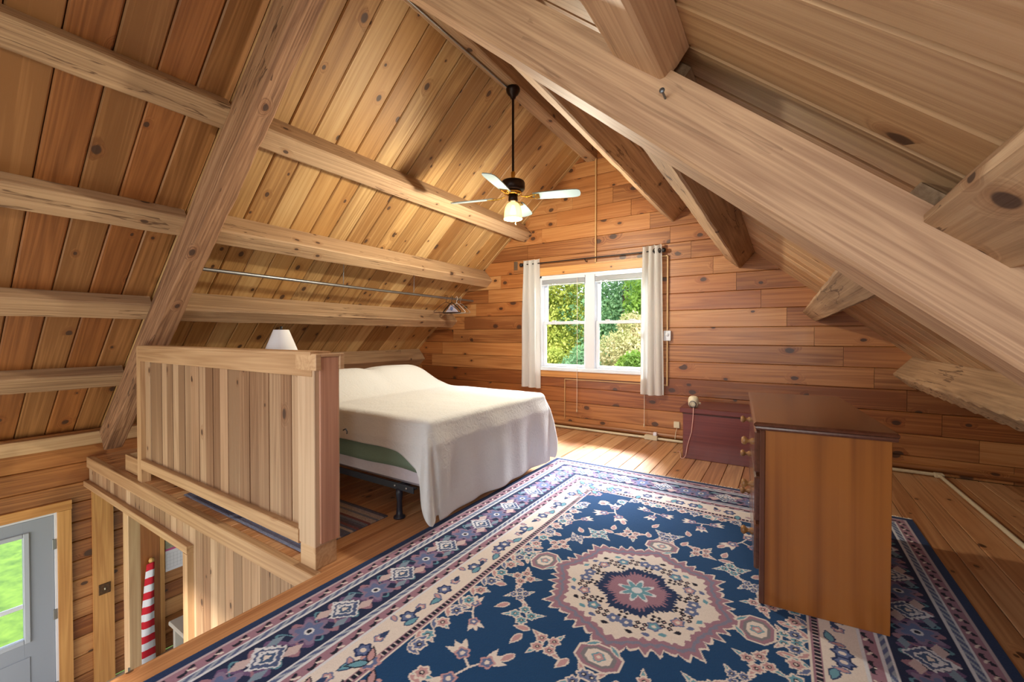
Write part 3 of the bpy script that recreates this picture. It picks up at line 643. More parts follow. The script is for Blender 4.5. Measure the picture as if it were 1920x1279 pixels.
# ------------------------------------------------------------------ bed
BX0, BX1, BY0, BY1, BZ = -4.15, -2.105, 2.165, 3.955, .745
bed = empty('bed', (-3.1, 3.05, 0)); tag(bed, 'large bed with white coverlet over a green blanket on a black metal frame', 'bed')
quil = plain('lavender_ticking', srgb(190, 182, 190), .8)
qn, ql = quil.node_tree.nodes, quil.node_tree.links
tc = qn.new('ShaderNodeTexCoord'); wv = qn.new('ShaderNodeTexVoronoi'); wv.inputs['Scale'].default_value = 16; wv.feature = 'DISTANCE_TO_EDGE'; bp = qn.new('ShaderNodeBump'); bp.inputs['Strength'].default_value = .5; bp.inputs['Distance'].default_value = .01
ql.new(tc.outputs['Object'], wv.inputs['Vector']); ql.new(wv.outputs['Distance'], bp.inputs['Height']); ql.new(bp.outputs[0], qn['Principled BSDF'].inputs['Normal'])
MB().box(BX0 + .02, BX1 - .03, BY0 + .02, BY1 - .02, .245, .48, .03).build('box_spring', quil, bed)
MB().box(BX0 + .02, BX1 - .03, BY0 + .02, BY1 - .02, .48, .72, .04).build('mattress', plain('white_mattress', srgb(214, 212, 212), .8), bed)
fr = MB(); yn, yf = BY0 - .012, BY1 + .01
for yy in (yn, yf):
    fr.box(BX0, -2.225, yy - .003, yy + .003, .21, .256); fr.box(BX0, -2.225, yy, yy + (.035 if yy == yn else -.035), .236, .244)
fr.box(-2.41, -2.37, yn, yf, .215, .245); fr.box(-3.92, -3.88, yn, yf, .215, .245)
frame_o = fr.build('bed_frame', plain('black_enamel_rail', srgb(38, 38, 48), .35, .3), bed)
for xx, yy in ((-2.385, yn + .01), (-2.385, yf - .01), (-3.9, yn + .01), (-3.9, yf - .01)):
    MB().lathe([(.001, .215), (.024, .215), (.026, .18), (.018, .12), (.022, .06), (.024, .02), (.042, .012), (.045, 0), (.001, 0)], (xx, yy, 0), 14).build('leg', plain('dark_plastic_leg', srgb(34, 36, 50), .4), bed)
for xx in (-2.30, -2.42): MB().lathe([(.001, .004), (.008, .004), (.01, 0)], (xx, yn - .004, .234), 10, Matrix.Rotation(R(90), 4, 'X')).build('rivet', steel, bed)
# green blanket: wraps near side and foot
gb = MB(); pts = []
for i in range(41): t = i / 40; pts.append((BX0 + .1 + (BX1 - .03 - BX0 - .1) * t, BY0 + .008, .375 - .025 * t ** 2 + .01 * math.sin(9 * t)))
for i in range(1, 9): a = math.pi / 2 * i / 8; pts.append((BX1 - .03 + .03 * math.sin(a), BY0 + .038 - .03 * math.cos(a), .35 - .13 * math.sin(a) ** .7))
for i in range(1, 30): t = i / 29; pts.append((BX1 - .004 + .004 * math.sin(14 * t), BY0 + .03 + (BY1 - BY0 - .06) * t, .22 + .02 * math.sin(7 * t)))
v = []; nz = 7
for (x_, y_, zb_) in pts:
    for q in range(nz + 1): t = q / nz; v.append((x_ + .006 * math.sin(40 * y_ + 12 * x_) * t, y_ - .006 * math.sin(11 * x_) * t, .655 + (zb_ - .655) * t))
f = [(i * (nz + 1) + q, i * (nz + 1) + q + 1, (i + 1) * (nz + 1) + q + 1, (i + 1) * (nz + 1) + q) for i in range(len(pts) - 1) for q in range(nz)]
gbo = gb.add(v, f, True).build('blanket', plain('sage_green_blanket', srgb(112, 130, 112), .95, noise=.12, nscale=120), bed)
md = gbo.modifiers.new('thick', 'SOLIDIFY'); md.thickness = .006
# coverlet
def cover():
    Rr = .055; Lx = BX1 - BX0; Wy = BY1 - BY0
    us = np.concatenate([np.linspace(0, Lx - .02, 90), np.linspace(Lx, Lx + .68, 48)]); nv1, nv2, nv3 = 22, 80, 22
    v = []
    for u in us:
        tt = min(1, u / Lx); k_ = max(0, min(1, (u - (Lx - .3)) / .6)); dn = .205 + .03 * tt ** 3 + .23 * k_ * k_ * (3 - 2 * k_); df = .30
        vs = np.concatenate([np.linspace(-dn, 0, nv1, endpoint=False), np.linspace(0, Wy, nv2), np.linspace(Wy + df / nv3, Wy + df, nv3)])
        for w in vs:
            du = max(0, u - (Lx - Rr)); dy = 0; sy = 0
            if w < Rr: dy = Rr - w; sy = -1
            elif w > Wy - Rr: dy = w - (Wy - Rr); sy = 1
            bx_ = BX0 + min(u, Lx - Rr); by_ = BY0 + min(max(w, Rr), Wy - Rr); r = math.hypot(du, dy)
            rmax = .735
            if du > .06 and dy > .06 and r > rmax - .1: r = rmax - .1 + .1 * (1 - math.exp(-(r - rmax + .1) / .1))
            x, y, z = bx_, by_, BZ
            if r > 1e-6:
                hh_ = math.hypot(du, dy); cx_, cy_ = du / hh_, sy * dy / hh_; q = Rr * math.pi / 2
                if r < q: out, dwn = Rr * math.sin(r / Rr), Rr * (1 - math.cos(r / Rr))
                else:
                    e = r - q; fl_ = .045; both = 4 * (cx_ * cy_) ** 2
                    al = (w * 3.1 if du > dy else u * 2.6)
                    wave = .016 * math.sin(al * 2.4 + 1) + .011 * math.sin(al * 5.3 + .4)
                    wave = wave * min(1, e / .3) * (1 - both) - .022 * math.sin(math.atan2(abs(cy_), cx_) * 6) * min(1, e / .25) * both
                    out = Rr + fl_ * e + .026 * min(1, e / .12) + wave + .16 * both * e; dwn = Rr + e * .995
                x += cx_ * out; y += cy_ * out; z -= dwn
            # pillows under the cover
            ph = max(0., min(1., (-3.34 - bx_) / .48)); ph = ph * ph * (3 - 2 * ph); yc = (by_ - (BY0 + BY1) / 2) / ((BY1 - BY0) / 2)
            dip = 1 - .12 * math.exp(-(yc / .12) ** 2); bk = max(0., min(1., (-3.80 - bx_) / .35)); z += .255 * ph * dip * max(0, 1 - abs(yc) ** 7) * (1 - .18 * bk * bk)
            z += .006 * mnoise.noise(Vector((x * 3, y * 3, 0))) + .003 * mnoise.noise(Vector((x * 9, y * 9, 3)))
            v.append((x, y, max(z, .014 + .004 * math.sin(w * 20))))
    nvv = nv1 + nv2 + nv3
    f = [(i * nvv + j, i * nvv + j + 1, (i + 1) * nvv + j + 1, (i + 1) * nvv + j) for i in range(len(us) - 1) for j in range(nvv - 1)]
    cm = plain('white_matelasse', srgb(206, 206, 204), .9, sheen=.15)
    n, l = cm.node_tree.nodes, cm.node_tree.links
    tc = n.new('ShaderNodeTexCoord'); a = n.new('ShaderNodeTexNoise'); a.inputs['Scale'].default_value = 16; a.inputs['Detail'].default_value = 2; a.inputs['Distortion'].default_value = 2.5
    b = n.new('ShaderNodeBump'); b.inputs['Strength'].default_value = .35; b.inputs['Distance'].default_value = .012
    l.new(tc.outputs['Object'], a.inputs['Vector']); l.new(a.outputs['Fac'], b.inputs['Height']); l.new(b.outputs[0], n['Principled BSDF'].inputs['Normal'])
    o = MB().add(v, f, True).build('coverlet', cm, bed); m = o.modifiers.new('thick', 'SOLIDIFY'); m.thickness = .008; m.offset = -1
cover()

# ------------------------------------------------------------------ nightstand and lamp behind the half wall
ns = empty('nightstand', (-3.42, 1.87, .012)); tag(ns, 'small wooden nightstand hidden behind the half wall, under the lamp', 'nightstand')
MB().box(-3.64, -3.20, 1.68, 2.07, .592, .62, .006).build('top', Wd['chest'], ns); MB().box(-3.61, -3.23, 1.70, 2.05, .45, .592, .003).build('apron', Wd['chest'], ns)
for a in (-3.61, -3.27):
    for b in (1.70, 2.01): MB().box(a, a + .04, b, b + .04, .012, .45, .003).build('leg', Wd['chest'], ns)
lamp = empty('table_lamp', (-3.42, 1.86, .62)); tag(lamp, 'table lamp with a plain white cone shade rising above the half wall', 'lamp')
MB().lathe([(.001, 0), (.09, 0), (.09, .015), (.05, .03), (.04, .06), (.075, .14), (.085, .2), (.06, .28), (.02, .33), (.012, .36), (.012, .75), (.001, .75)], (-3.42, 1.86, .62), 24).build('base', plain('ceramic_base', srgb(206, 202, 190), .3), lamp)
shd, sn, sl, sp = newmat('white_lampshade'); sp.inputs['Base Color'].default_value = srgb(228, 226, 226); sp.inputs['Roughness'].default_value = .8
MB().lathe([(.056, .42), (.215, 0), (.212, 0), (.053, .416)], (-3.42, 1.86, .975), 40).build('shade', shd, lamp)
MB().lathe([(.001, .035), (.012, .03), (.008, .015), (.012, .008), (.006, 0)], (-3.42, 1.86, 1.39), 12).build('finial', black, lamp)
MB().tube([(-3.474, 1.86, 1.388), (-3.42, 1.86, 1.385), (-3.366, 1.86, 1.388)], .003, 6).build('spider', black, lamp)

# ------------------------------------------------------------------ closet rod and hangers
cr = empty('closet_rod', (-4.38, 3.6, 1.93)); tag(cr, 'long galvanised pipe hung as a clothes rail below the second left purlin', 'clothes rail')
MB().tube([(-4.375, 1.6, 1.945), (-4.38, 3.4, 1.93), (-4.385, YB - .005, 1.925)], .017, 10).build('pipe', steel, cr)
for yy in (3.12, 4.25): MB().tube([(-4.378, yy, 1.912), (-4.398, yy, 1.93), (-4.38, yy, 1.955), (-4.37, yy, roofz(-4.37) + .02)], .004, 6).build('hanging_wire', steel, cr)
def hanger(y, col, label, w=.43, tilt=0., thick=.005, pad=None, dx=0):
    root = empty('clothes_hanger', (-4.383, y, 1.66)); tag(root, label, 'hanger', 'hangers on the clothes rail')
    M0 = Matrix.Translation((-4.383 + dx * 0, y, 1.945)) @ Matrix.Rotation(tilt, 4, 'Z'); m = plain('hanger_' + label.split()[0], col, .5)
    hk = [Vector((.021 * math.cos(a), 0, .003 + .021 * math.sin(a))) for a in [R(q) for q in range(215, -31, -20)]] + [Vector((.012, 0, -.03)), Vector((0, 0, -.045)), Vector((0, 0, -.085))]
    MB().tube([M0 @ p for p in hk], .004, 6).build('hook', m, root)
    tri = [Vector((0, 0, -.083)), Vector((.05, 0, -.10)), Vector((w * .42, 0, -.195)), Vector((w / 2, 0, -.222)), Vector((w * .49, 0, -.24)), Vector((0, 0, -.242)), Vector((-w * .49, 0, -.24)), Vector((-w / 2, 0, -.222)), Vector((-w * .42, 0, -.195)), Vector((-.05, 0, -.10)), Vector((0, 0, -.083))]
    MB().tube([M0 @ p for p in tri], thick, 6, False).build('frame', m, root)
    if pad:
        pv = [M0 @ Vector(p) for p in ((-.16, 0, -.232), (.16, 0, -.232), (.03, 0, -.115), (-.03, 0, -.115))]; pv2 = [p + Vector((0, .003, 0)) for p in pv]
        MB().add(pv + pv2, [(0, 1, 2, 3), (7, 6, 5, 4), (0, 4, 5, 1), (1, 5, 6, 2), (2, 6, 7, 3), (3, 7, 4, 0)]).build('paper_cover', plain('white_paper_print', srgb(206, 200, 214), .7), root)
        ring = MB()
        for rr in (.028, .014): ring.tube([M0 @ Vector((rr * math.cos(a), -.003, -.175 + rr * math.sin(a))) for a in [2 * math.pi * q / 16 for q in range(17)]], .004, 5, False)
        ring.build('round_mark', plain('blue_print', srgb(84, 112, 170), .6), root)
hanger(4.93, srgb(70, 40, 26), 'brown plastic clothes hanger, nearest on the rail', tilt=R(14))
hanger(5.06, srgb(24, 26, 26), 'black clothes hanger holding a white paper with a blue round mark', tilt=R(-10), thick=.008, pad=True)
hanger(5.18, srgb(222, 214, 206), 'white clothes hanger just behind the black one', tilt=R(-12))
hanger(5.27, srgb(150, 140, 128), 'grey hooked clothes hanger, farthest on the rail', tilt=R(-6))

# ------------------------------------------------------------------ dresser
knobw = wood('worn_knob_wood', [srgb(110, 70, 34), srgb(150, 104, 58), srgb(176, 130, 80)], .4, 0, var=.2)
dr = empty('dresser', (-.082, 2.424, .0)); DM = Matrix.Translation((-.082, 2.424, .013)) @ Matrix.Rotation(R(4.6), 4, 'Z')
put(dr, None, DM); tag(dr, 'tall stained maple dresser with turned knobs standing on the patterned rug', 'dresser')
def dp(name, mb, mat, parent=None, M=None): 
    o = mb; Mx = DM @ (M or Matrix.Identity(4)); inv = (M or Matrix.Identity(4)).inverted(); o.v = [tuple(inv @ Vector(p)) for p in o.v]
    return o.build(name, mat, parent or dr, Mx, local=True)
UP = frame((.25, .6, .45), (0, 0, 1), (1, 0, 0))
dp('side_panel', MB().box(0, .492, 0, .02, 0, .868, .002), Wd['dresser'], None, frame((.25, 0, .43), (0, 0, 1), (1, 0, 0)))
dp('side_panel', MB().box(0, .492, 1.18, 1.20, 0, .868, .002), Wd['dresser'], None, frame((.25, 1.19, .43), (0, 0, 1), (1, 0, 0)))
dp('back_panel', MB().box(.475, .49, .02, 1.18, .02, .868), Wd['dresser'], None, frame((.48, .6, .43), (0, 0, 1), (0, 1, 0)))
dp('front_stile', MB().box(-.012, .012, -.004, .03, .0, .868, .004), Wd['drtop'], None, frame((0, 0, .43), (0, 0, 1), (0, 1, 0)))
dp('front_stile', MB().box(-.012, .012, 1.17, 1.204, .0, .868, .004), Wd['drtop'], None, frame((0, 1.2, .43), (0, 0, 1), (0, 1, 0)))
dp('front_rails', MB().box(0, .02, .03, 1.17, .10, .15).box(0, .02, .03, 1.17, .375, .395).box(0, .02, .03, 1.17, .62, .64).box(0, .02, .03, 1.17, .85, .868), Wd['drtop'])
dp('kick_board', MB().box(.04, .055, .02, 1.18, .0, .10), Wd['drtop'])
prof = [(0, 0), (.012, .004), (.016, .012), (.014, .02), (.022, .026), (.022, .034), (.012, .042)]
tv = []; 
for o_, z_ in prof: tv += [(-.018 - o_, -.012 - o_, .868 + z_), (.50 + o_ * .4, -.012 - o_, .868 + z_), (.50 + o_ * .4, 1.21 + o_, .868 + z_), (-.018 - o_, 1.21 + o_, .868 + z_)]
n_ = len(prof); tf = [(i * 4 + k, i * 4 + (k + 1) % 4, i * 4 + 4 + (k + 1) % 4, i * 4 + 4 + k) for i in range(n_ - 1) for k in range(4)] + [(3, 2, 1, 0), tuple((n_ - 1) * 4 + k for k in range(4))]
dp('top', MB().add(tv, tf), Wd['drtop'], None, frame((.25, .6, .9), (0, 1, 0), (-1, 0, 0)))
for z0, z1, zk in ((.64, .853, .75), (.394, .622, .512), (.148, .377, .25)):
    d_ = dp('drawer', MB().box(-.034, .0, .034, 1.166, z0, z1, .008), Wd['drtop'], None, frame((-.02, .6, (z0 + z1) / 2), (0, 1, 0), (0, 0, 1)))
    for yk in (.26, .94): dp('knob', MB().lathe([(.001, .058), (.016, .057), (.024, .046), (.022, .036), (.012, .028), (.010, .016), (.018, .008), (.019, 0)], (-.034, yk, zk), 16, Matrix.Rotation(R(-90), 4, 'Y')), knobw, d_)

# ------------------------------------------------------------------ red chest and the small corded device on it
ch = empty('blanket_chest', (-.47, 5.18, 0)); tag(ch, 'low reddish mahogany chest against the window wall, half hidden by the dresser', 'chest')
MB().box(-.925, -.02, 4.915, 5.46, .0, .50, .004).build('body', Wd['chest'], ch, frame((-.47, 5.18, .25), (1, 0, 0), (0, 0, 1)))
MB().box(-.955, .01, 4.895, 5.49, .502, .56, .006).build('lid', Wd['chest'], ch, frame((-.47, 5.18, .53), (1, 0, 0), (0, 1, 0)))
MB().box(-.93, -.015, 4.91, 4.925, .488, .503, .002).build('front_moulding', Wd['drtop'], ch)
dv = empty('corded_clock', (-.825, 4.99, .56)); tag(dv, 'small rounded cream electric device with a cord on the red chest', 'clock')
MB().lathe([(.001, .125), (.03, .122), (.05, .108), (.056, .08), (.054, .03), (.045, .008), (.03, 0), (.001, 0)], (-.825, 4.97, .56), 20).build('body', cream, dv)
MB().lathe([(.001, .02), (.012, .018), (.014, 0)], (-.77, 4.97, .61), 10, Matrix.Rotation(R(90), 4, 'Y')).build('knob', cream, dv)
MB().lathe([(.03, .012), (.038, .006), (.03, .0)], (-.825, 4.918, .60), 16, Matrix.Rotation(R(90), 4, 'X')).build('face_ring', plain('grey_face', srgb(120, 118, 116), .4), dv)
MB().tube([(-.815, 4.935, .565), (-.812, 4.885, .56), (-.815, 4.88, .45), (-.83, 4.882, .3), (-.87, 4.88, .15), (-.885, 4.875, .04), (-.91, 4.87, .006), (-.935, 4.87, .006), (-.95, 4.95, .006), (-.985, 5.06, .03), (-1.02, 5.12, .006)], .0045, 6).build('cord', plain('pinkish_cord', srgb(206, 160, 146), .6), dv)

# ------------------------------------------------------------------ patterned rug (woven design laid on one quarter, mirrored)
RCX, RCY, HWX, HLY, RS = -.637, 2.2, 1.44, 1.935, .0045
nx, ny = int(HWX / RS), int(HLY / RS)
GX, GY = np.meshgrid((np.arange(nx) + .5) * RS, (np.arange(ny) + .5) * RS)
C_ = lambda r, g_, b: np.array(srgb(r, g_, b)[:3])
NAVY, BLUE, CREAM, PINK, TEAL, SLATE, WHITE, DARK, ROSE = C_(16, 32, 62), C_(16, 62, 106), C_(214, 204, 198), C_(148, 112, 130), C_(100, 150, 170), C_(92, 106, 148), C_(206, 208, 216), C_(22, 24, 44), C_(184, 144, 148)
rug = np.zeros((ny, nx, 3)); rug[:] = BLUE
def paint(mask, col): rug[mask] = col
def local(x, y, r):
    i0, i1 = max(0, int((x - r) / RS)), min(nx, int((x + r) / RS) + 2); j0, j1 = max(0, int((y - r) / RS)), min(ny, int((y + r) / RS) + 2)
    return (slice(j0, j1), slice(i0, i1)), i1 > i0 and j1 > j0
def flower(x, y, r, n=5, col=ROSE, out=CREAM, ctr=DARK, rot=0):
    sl, ok = local(x, y, r * 1.3)
    if not ok: return
    dx, dy = GX[sl] - x, GY[sl] - y; d = np.hypot(dx, dy); a = np.arctan2(dy, dx) + rot; e = r * (.9 + .13 * np.cos(n * a)); s = rug[sl]
    s[d < e] = out; s[d < e * .72] = col; s[d < r * .3] = ctr; s[d < r * .15] = CREAM
def leaf(x, y, L, w, ang, col=CREAM, out=None):
    sl, ok = local(x + L / 2 * math.cos(ang), y + L / 2 * math.sin(ang), L)
    if not ok: return
    dx, dy = GX[sl] - x, GY[sl] - y; t = (dx * math.cos(ang) + dy * math.sin(ang)) / L; q = np.abs(-dx * math.sin(ang) + dy * math.cos(ang)); ww = w * np.clip(np.sin(np.pi * np.clip(t, 0, 1) ** .75), 0, 1)
    s = rug[sl]; ins = (t > 0) & (t < 1)
    if out is not None: s[ins & (q < ww)] = out; s[ins & (q < ww - .0065) & (t > .08) & (t < .9)] = col
    else: s[ins & (q < ww)] = col
def stem(pts, w=.006, col=CREAM):
    for (x0, y0), (x1, y1) in zip(pts[:-1], pts[1:]):
        for t in np.linspace(0, 1, int(math.hypot(x1 - x0, y1 - y0) / .005) + 2):
            x, y = x0 + (x1 - x0) * t, y0 + (y1 - y0) * t; sl, ok = local(x, y, w)
            if ok: rug[sl][np.hypot(GX[sl] - x, GY[sl] - y) < w] = col
def spray(x, y, s, rot, colf=SLATE, colo=ROSE):
    def T(a, b): return (x + s * (a * math.cos(rot) - b * math.sin(rot)), y + s * (a * math.sin(rot) + b * math.cos(rot)))
    stem([T(-.06, -.03), T(0, 0), T(.06, .05)], .005); stem([T(0, 0), T(.03, -.06)], .005)
    for a, b, l in ((.07, .06, 0), (.04, -.075, 2), (-.07, -.03, 4)):
        for k in (-.5, .1, .7):
            p = T(a, b); leaf(p[0], p[1], .085 * s, .016 * s, rot + math.atan2(b, a) + k, CREAM)
        flower(*T(a, b), .036 * s, 5, colf, colo, CREAM, l)
def cluster(x, y, s, rot, col, out=CREAM, ctr=DARK, n=4):
    for k in range(n):
        a = rot + k * 2 * math.pi / n; px, py = x + .042 * s * math.cos(a), y + .042 * s * math.sin(a)
        leaf(px, py, .075 * s, .014 * s, a + .3, ROSE if k % 2 else TEAL, CREAM); 
    for k in range(n):
        a = rot + k * 2 * math.pi / n; flower(x + .042 * s * math.cos(a), y + .042 * s * math.sin(a), .033 * s, 6, col, out, ctr, k)
ex_, ey_ = HWX - GX, HLY - GY; E_ = np.minimum(ex_, ey_); along = np.where(ex_ < ey_, GY, GX + .31)
inner = np.minimum(E_, (ex_ + ey_) / 1.414 - .33)
wob_ = .012 * np.sin(GX * 31 + 2) * np.sin(GY * 29)
# field detail first
for (x, y, s, r_) in ((.42, .88, 1.0, .5), (.16, 1.03, .85, -.4), (.62, .60, .8, 1.6)): spray(x, y, s, r_)
for (x, y, s, r_, c) in ((.0, .70, 1.0, .4, SLATE), (.22, .60, .95, .9, ROSE), (.40, .49, .95, .3, TEAL), (.56, .22, .95, .1, ROSE), (.50, .36, .75, .6, SLATE), (.66, .0, .9, .3, TEAL)): cluster(x, y, s, r_, c)
for (x, y, a_) in ((.10, .62, 1.2), (.32, .56, .2), (.34, .60, 1.4), (.50, .45, .9), (.60, .33, .3), (.62, .12, -.3), (.12, .78, 1.9), (.30, .72, 1.1), (.66, .30, 1.3)): leaf(x, y, .085, .02, a_, ROSE, CREAM)
for k in range(17):   # leaves along the edge of the field
    t = k / 16; 
    if t < .55: x, y, a = .74, .05 + t / .55 * .86, math.pi
    elif t < .75: q = (t - .55) / .2; x, y, a = .74 - .38 * q, .91 + .33 * q, math.pi * 1.25
    else: q = (t - .75) / .25; x, y, a = .36 - .36 * q, 1.235, math.pi * 1.5
    leaf(x, y, .11, .022, a + .5 * math.sin(k * 2.3), (SLATE, TEAL, ROSE)[k % 3], CREAM); leaf(x, y, .08, .018, a - .9, (ROSE, SLATE)[k % 2], CREAM)
    flower(x - .05 * math.cos(a + 3.1), y - .05 * math.sin(a + 3.1), .038, 6, (SLATE, ROSE, TEAL)[k % 3], CREAM, DARK, k)
# medallion
rr_ = np.hypot(GX, GY * .98); th = np.arctan2(GY, GX)
lob = 1 + .05 * np.cos(8 * th) + .02 * np.cos(16 * th); tooth = .024 * np.abs(((th * 26 / math.pi) % 1) * 2 - 1) ** .8 * (1 + .4 * np.sin(th * 37))
paint(rr_ < .425 * lob + tooth * 1.6 + .006, CREAM); paint(rr_ < .42 * lob + tooth * 1.4, PINK); paint(rr_ < .402 * lob + tooth * .6, C_(120, 122, 146)); paint(rr_ < .388 * lob + tooth * .3, PINK); paint(rr_ < .378 * lob - tooth * .8, CREAM)
for k in range(7):
    a = (k + .5) * math.pi / 14
    x, y = .275 * math.cos(a), .275 * math.sin(a)
    (flower(x, y, .034, 5, (SLATE, TEAL, ROSE)[k % 3], DARK if k % 2 else SLATE, CREAM, k) if k % 2 == 0 else [flower(x + ox, y + oy, .014, 4, DARK, DARK, ROSE) for ox in (-.016, .016) for oy in (-.016, .016)])
    x, y = .335 * math.cos(a + .11), .335 * math.sin(a + .11); leaf(x, y, .04, .012, a + 2, (TEAL, SLATE, DARK)[k % 3])
    x, y = .225 * math.cos(a + .11), .225 * math.sin(a + .11); k % 3 == 0 and [flower(x + ox, y + oy, .011, 4, DARK, DARK, DARK) for ox in (-.013, .013) for oy in (-.013, .013)]
lob2 = 1 + .06 * np.cos(8 * th + math.pi) + .05 * np.cos(4 * th); paint(rr_ < .185 * lob2 + tooth * .8, C_(28, 48, 88)); paint(rr_ < .15 * lob2 + tooth * 1.3 - .02, PINK); paint(rr_ < .075 * (1 + .35 * np.cos(8 * th)), WHITE); paint(rr_ < .06 * (1 + .35 * np.cos(8 * th)), TEAL); paint(rr_ < .026, WHITE)
for (x, y, a) in ((0, .545, math.pi / 2), (.545, 0, 0)):   # pendants
    q = np.abs(GX - x) / (.10 if x == 0 else .075) + 0; w2 = np.abs(GY - y) / (.075 if x == 0 else .10)
    d = np.maximum(np.maximum(q, w2), (q + w2) * .68); paint(d < 1, CREAM); paint(d < .9, PINK); paint(d < .7, C_(120, 120, 128)); paint(d < .55, CREAM); flower(x, y, .03, 5, ROSE, TEAL, CREAM)
    if x == 0: leaf(.02, .455, .09, .014, .7, TEAL, CREAM)
    else: leaf(.455, .02, .09, .014, .9, TEAL, CREAM)
# borders
sq = lambda per, ph=0: np.sin(2 * np.pi * along / per + ph)
band = lambda a, b, q=inner: (q >= a) & (q < b)
paint(inner < .70, CREAM); paint(band(.655, .692), PINK); paint(band(.655, .692) & (np.abs(inner - .673) < .010) & (np.abs(sq(.05)) > .5), DARK); paint(band(.655, .692) & (np.abs(inner - .673) < .010) & (np.abs(sq(.05)) < .25), CREAM)
crn = (inner < .655) & (E_ >= .515); paint(crn, CREAM)
for k in range(26):
    for (x, y) in ((HWX - .585, .03 + k * .085), (.05 + k * .085, HLY - .585)):
        if HWX - x < .54 or HLY - y < .54 or min(HWX - x, HLY - y) > .66: continue
        if k % 3 == 0: flower(x, y, .042, 6, SLATE, C_(30, 50, 96), CREAM, k)
        elif k % 3 == 1: leaf(x - .03, y - .03, .085, .022, .8 + k, TEAL, C_(40, 60, 100)); leaf(x + .02, y - .03, .07, .016, 2.2 + k, ROSE, SLATE)
        else: flower(x, y, .028, 5, ROSE, SLATE, CREAM, k); leaf(x, y, .06, .014, k, C_(40, 60, 100))
for (x, y) in ((.62, 1.10), (.53, 1.22), (.72, 1.02), (.68, 1.20), (.80, 1.26)): flower(x + .06, y + .06, .05, 7, SLATE, ROSE, CREAM); leaf(x + .06, y + .06, .1, .022, .8, TEAL, DARK); leaf(x + .06, y + .06, .09, .02, -.9, ROSE, DARK)
def guard(a, b):
    m = band(a, b, E_); paint(m, PINK); c = (a + b) / 2; w = (b - a) * .22
    z = np.abs(E_ - c - w * sq(.10)); paint(m & (z < .0085) & (sq(.10, 1.2) > -.55), DARK); paint(m & (np.abs(E_ - c + w * sq(.10)) < .006) & (sq(.10, -.9) < -.62), CREAM)
guard(.455, .51); paint(band(.505, .517, E_), WHITE); paint(band(.405, .455, E_), SLATE * .8); paint(band(.41, .42, E_) | band(.443, .455, E_), WHITE); paint(band(.42, .443, E_) & (np.sin(2 * np.pi * (along + E_ * 2) / .06) > .1), C_(150, 160, 176))
m = band(.165, .408, E_); paint(m, C_(24, 36, 72)); per = .37
ph = (along % per) / per; px_ = (ph - .5) * per; pe = E_ - .2865
dia = np.abs(px_) / .085 + np.abs(pe) / .095 + .10 * np.sin(pe * 160) * np.cos(px_ * 140)
ph2 = ((along + per / 2) % per) / per; px2 = (ph2 - .5) * per
paint(m & (np.abs(pe - .07 * np.sin(2 * np.pi * along / per * 2)) < .026), C_(104, 80, 118)); paint(m & (np.abs(pe + .085 * np.sin(2 * np.pi * along / per * 2 + 1)) < .014), C_(150, 112, 128)); paint(m & (np.abs(pe - .09 * np.cos(2 * np.pi * along / per * 2)) < .007), TEAL * .8)
for c_, s_ in ((WHITE, 1.0), (C_(70, 86, 124), .82), (WHITE, .6), (C_(60, 84, 120), .42), (CREAM, .2)): paint(m & (dia < s_), c_)
d2 = np.hypot(px2, pe); a2 = np.arctan2(pe, px2); paint(m & (d2 < .075 * (1 + .25 * np.cos(6 * a2))), C_(126, 110, 140)); paint(m & (d2 < .055 * (1 + .25 * np.cos(6 * a2))), SLATE); paint(m & (d2 < .022), WHITE); paint(m & (d2 < .012), DARK)
for s_ in (-1, 1): paint(m & ((np.abs(px2 - s_ * .105) / .05 + np.abs(pe - s_ * .05) / .03) < 1), C_(190, 170, 172)); paint(m & ((np.abs(px2 + s_ * .115) / .045 + np.abs(pe - s_ * .065) / .022) < 1), C_(120, 140, 160))
paint(band(.115, .165, E_), SLATE * .8); paint(band(.118, .128, E_) | band(.153, .165, E_), WHITE); paint(band(.128, .153, E_) & (np.sin(2 * np.pi * (along - E_ * 2) / .06) > .1), C_(150, 160, 176))
guard(.06, .115); paint(band(.050, .061, E_), C_(176, 160, 168)); paint(E_ < .05, C_(22, 44, 84)); paint((ey_ < .02) , C_(34, 62, 110))
full = np.concatenate([np.concatenate([rug[::-1, ::-1], rug[::-1]], 1), np.concatenate([rug[:, ::-1], rug], 1)], 0)
NX, NY = full.shape[1], full.shape[0]
full *= (1 + .10 * (RNG.random((NY, NX, 1)) - .5)); full = np.clip(full, 0, 1)
xs = (np.arange(NX) - (NX - 1) / 2) * RS; ys = (np.arange(NY) - (NY - 1) / 2) * RS
VX, VY = np.meshgrid(xs, ys); VZ = .011 + .0012 * np.sin(VX * 5 + 1) * np.sin(VY * 4) + .0006 * (RNG.random((NY, NX)) - .5); VZ[0, :] = VZ[-1, :] = .001; VZ[:, 0] = VZ[:, -1] = .001
co = np.stack([VX, VY, VZ], -1).reshape(-1, 3).astype(np.float32)
idx = np.arange(NX * NY).reshape(NY, NX); quad = np.stack([idx[:-1, :-1], idx[:-1, 1:], idx[1:, 1:], idx[1:, :-1]], -1).reshape(-1, 4)
me = bpy.data.meshes.new('rug_pile'); me.vertices.add(len(co)); me.vertices.foreach_set('co', co.ravel()); me.loops.add(quad.size); me.loops.foreach_set('vertex_index', quad.ravel().astype(np.int32)); me.polygons.add(len(quad)); me.polygons.foreach_set('loop_start', np.arange(0, quad.size, 4, dtype=np.int32)); me.update(calc_edges=True)
ca = me.color_attributes.new('weave', 'FLOAT_COLOR', 'POINT'); ca.data.foreach_set('color', np.concatenate([full.reshape(-1, 3), np.ones((NX * NY, 1))], 1).astype(np.float32).ravel())
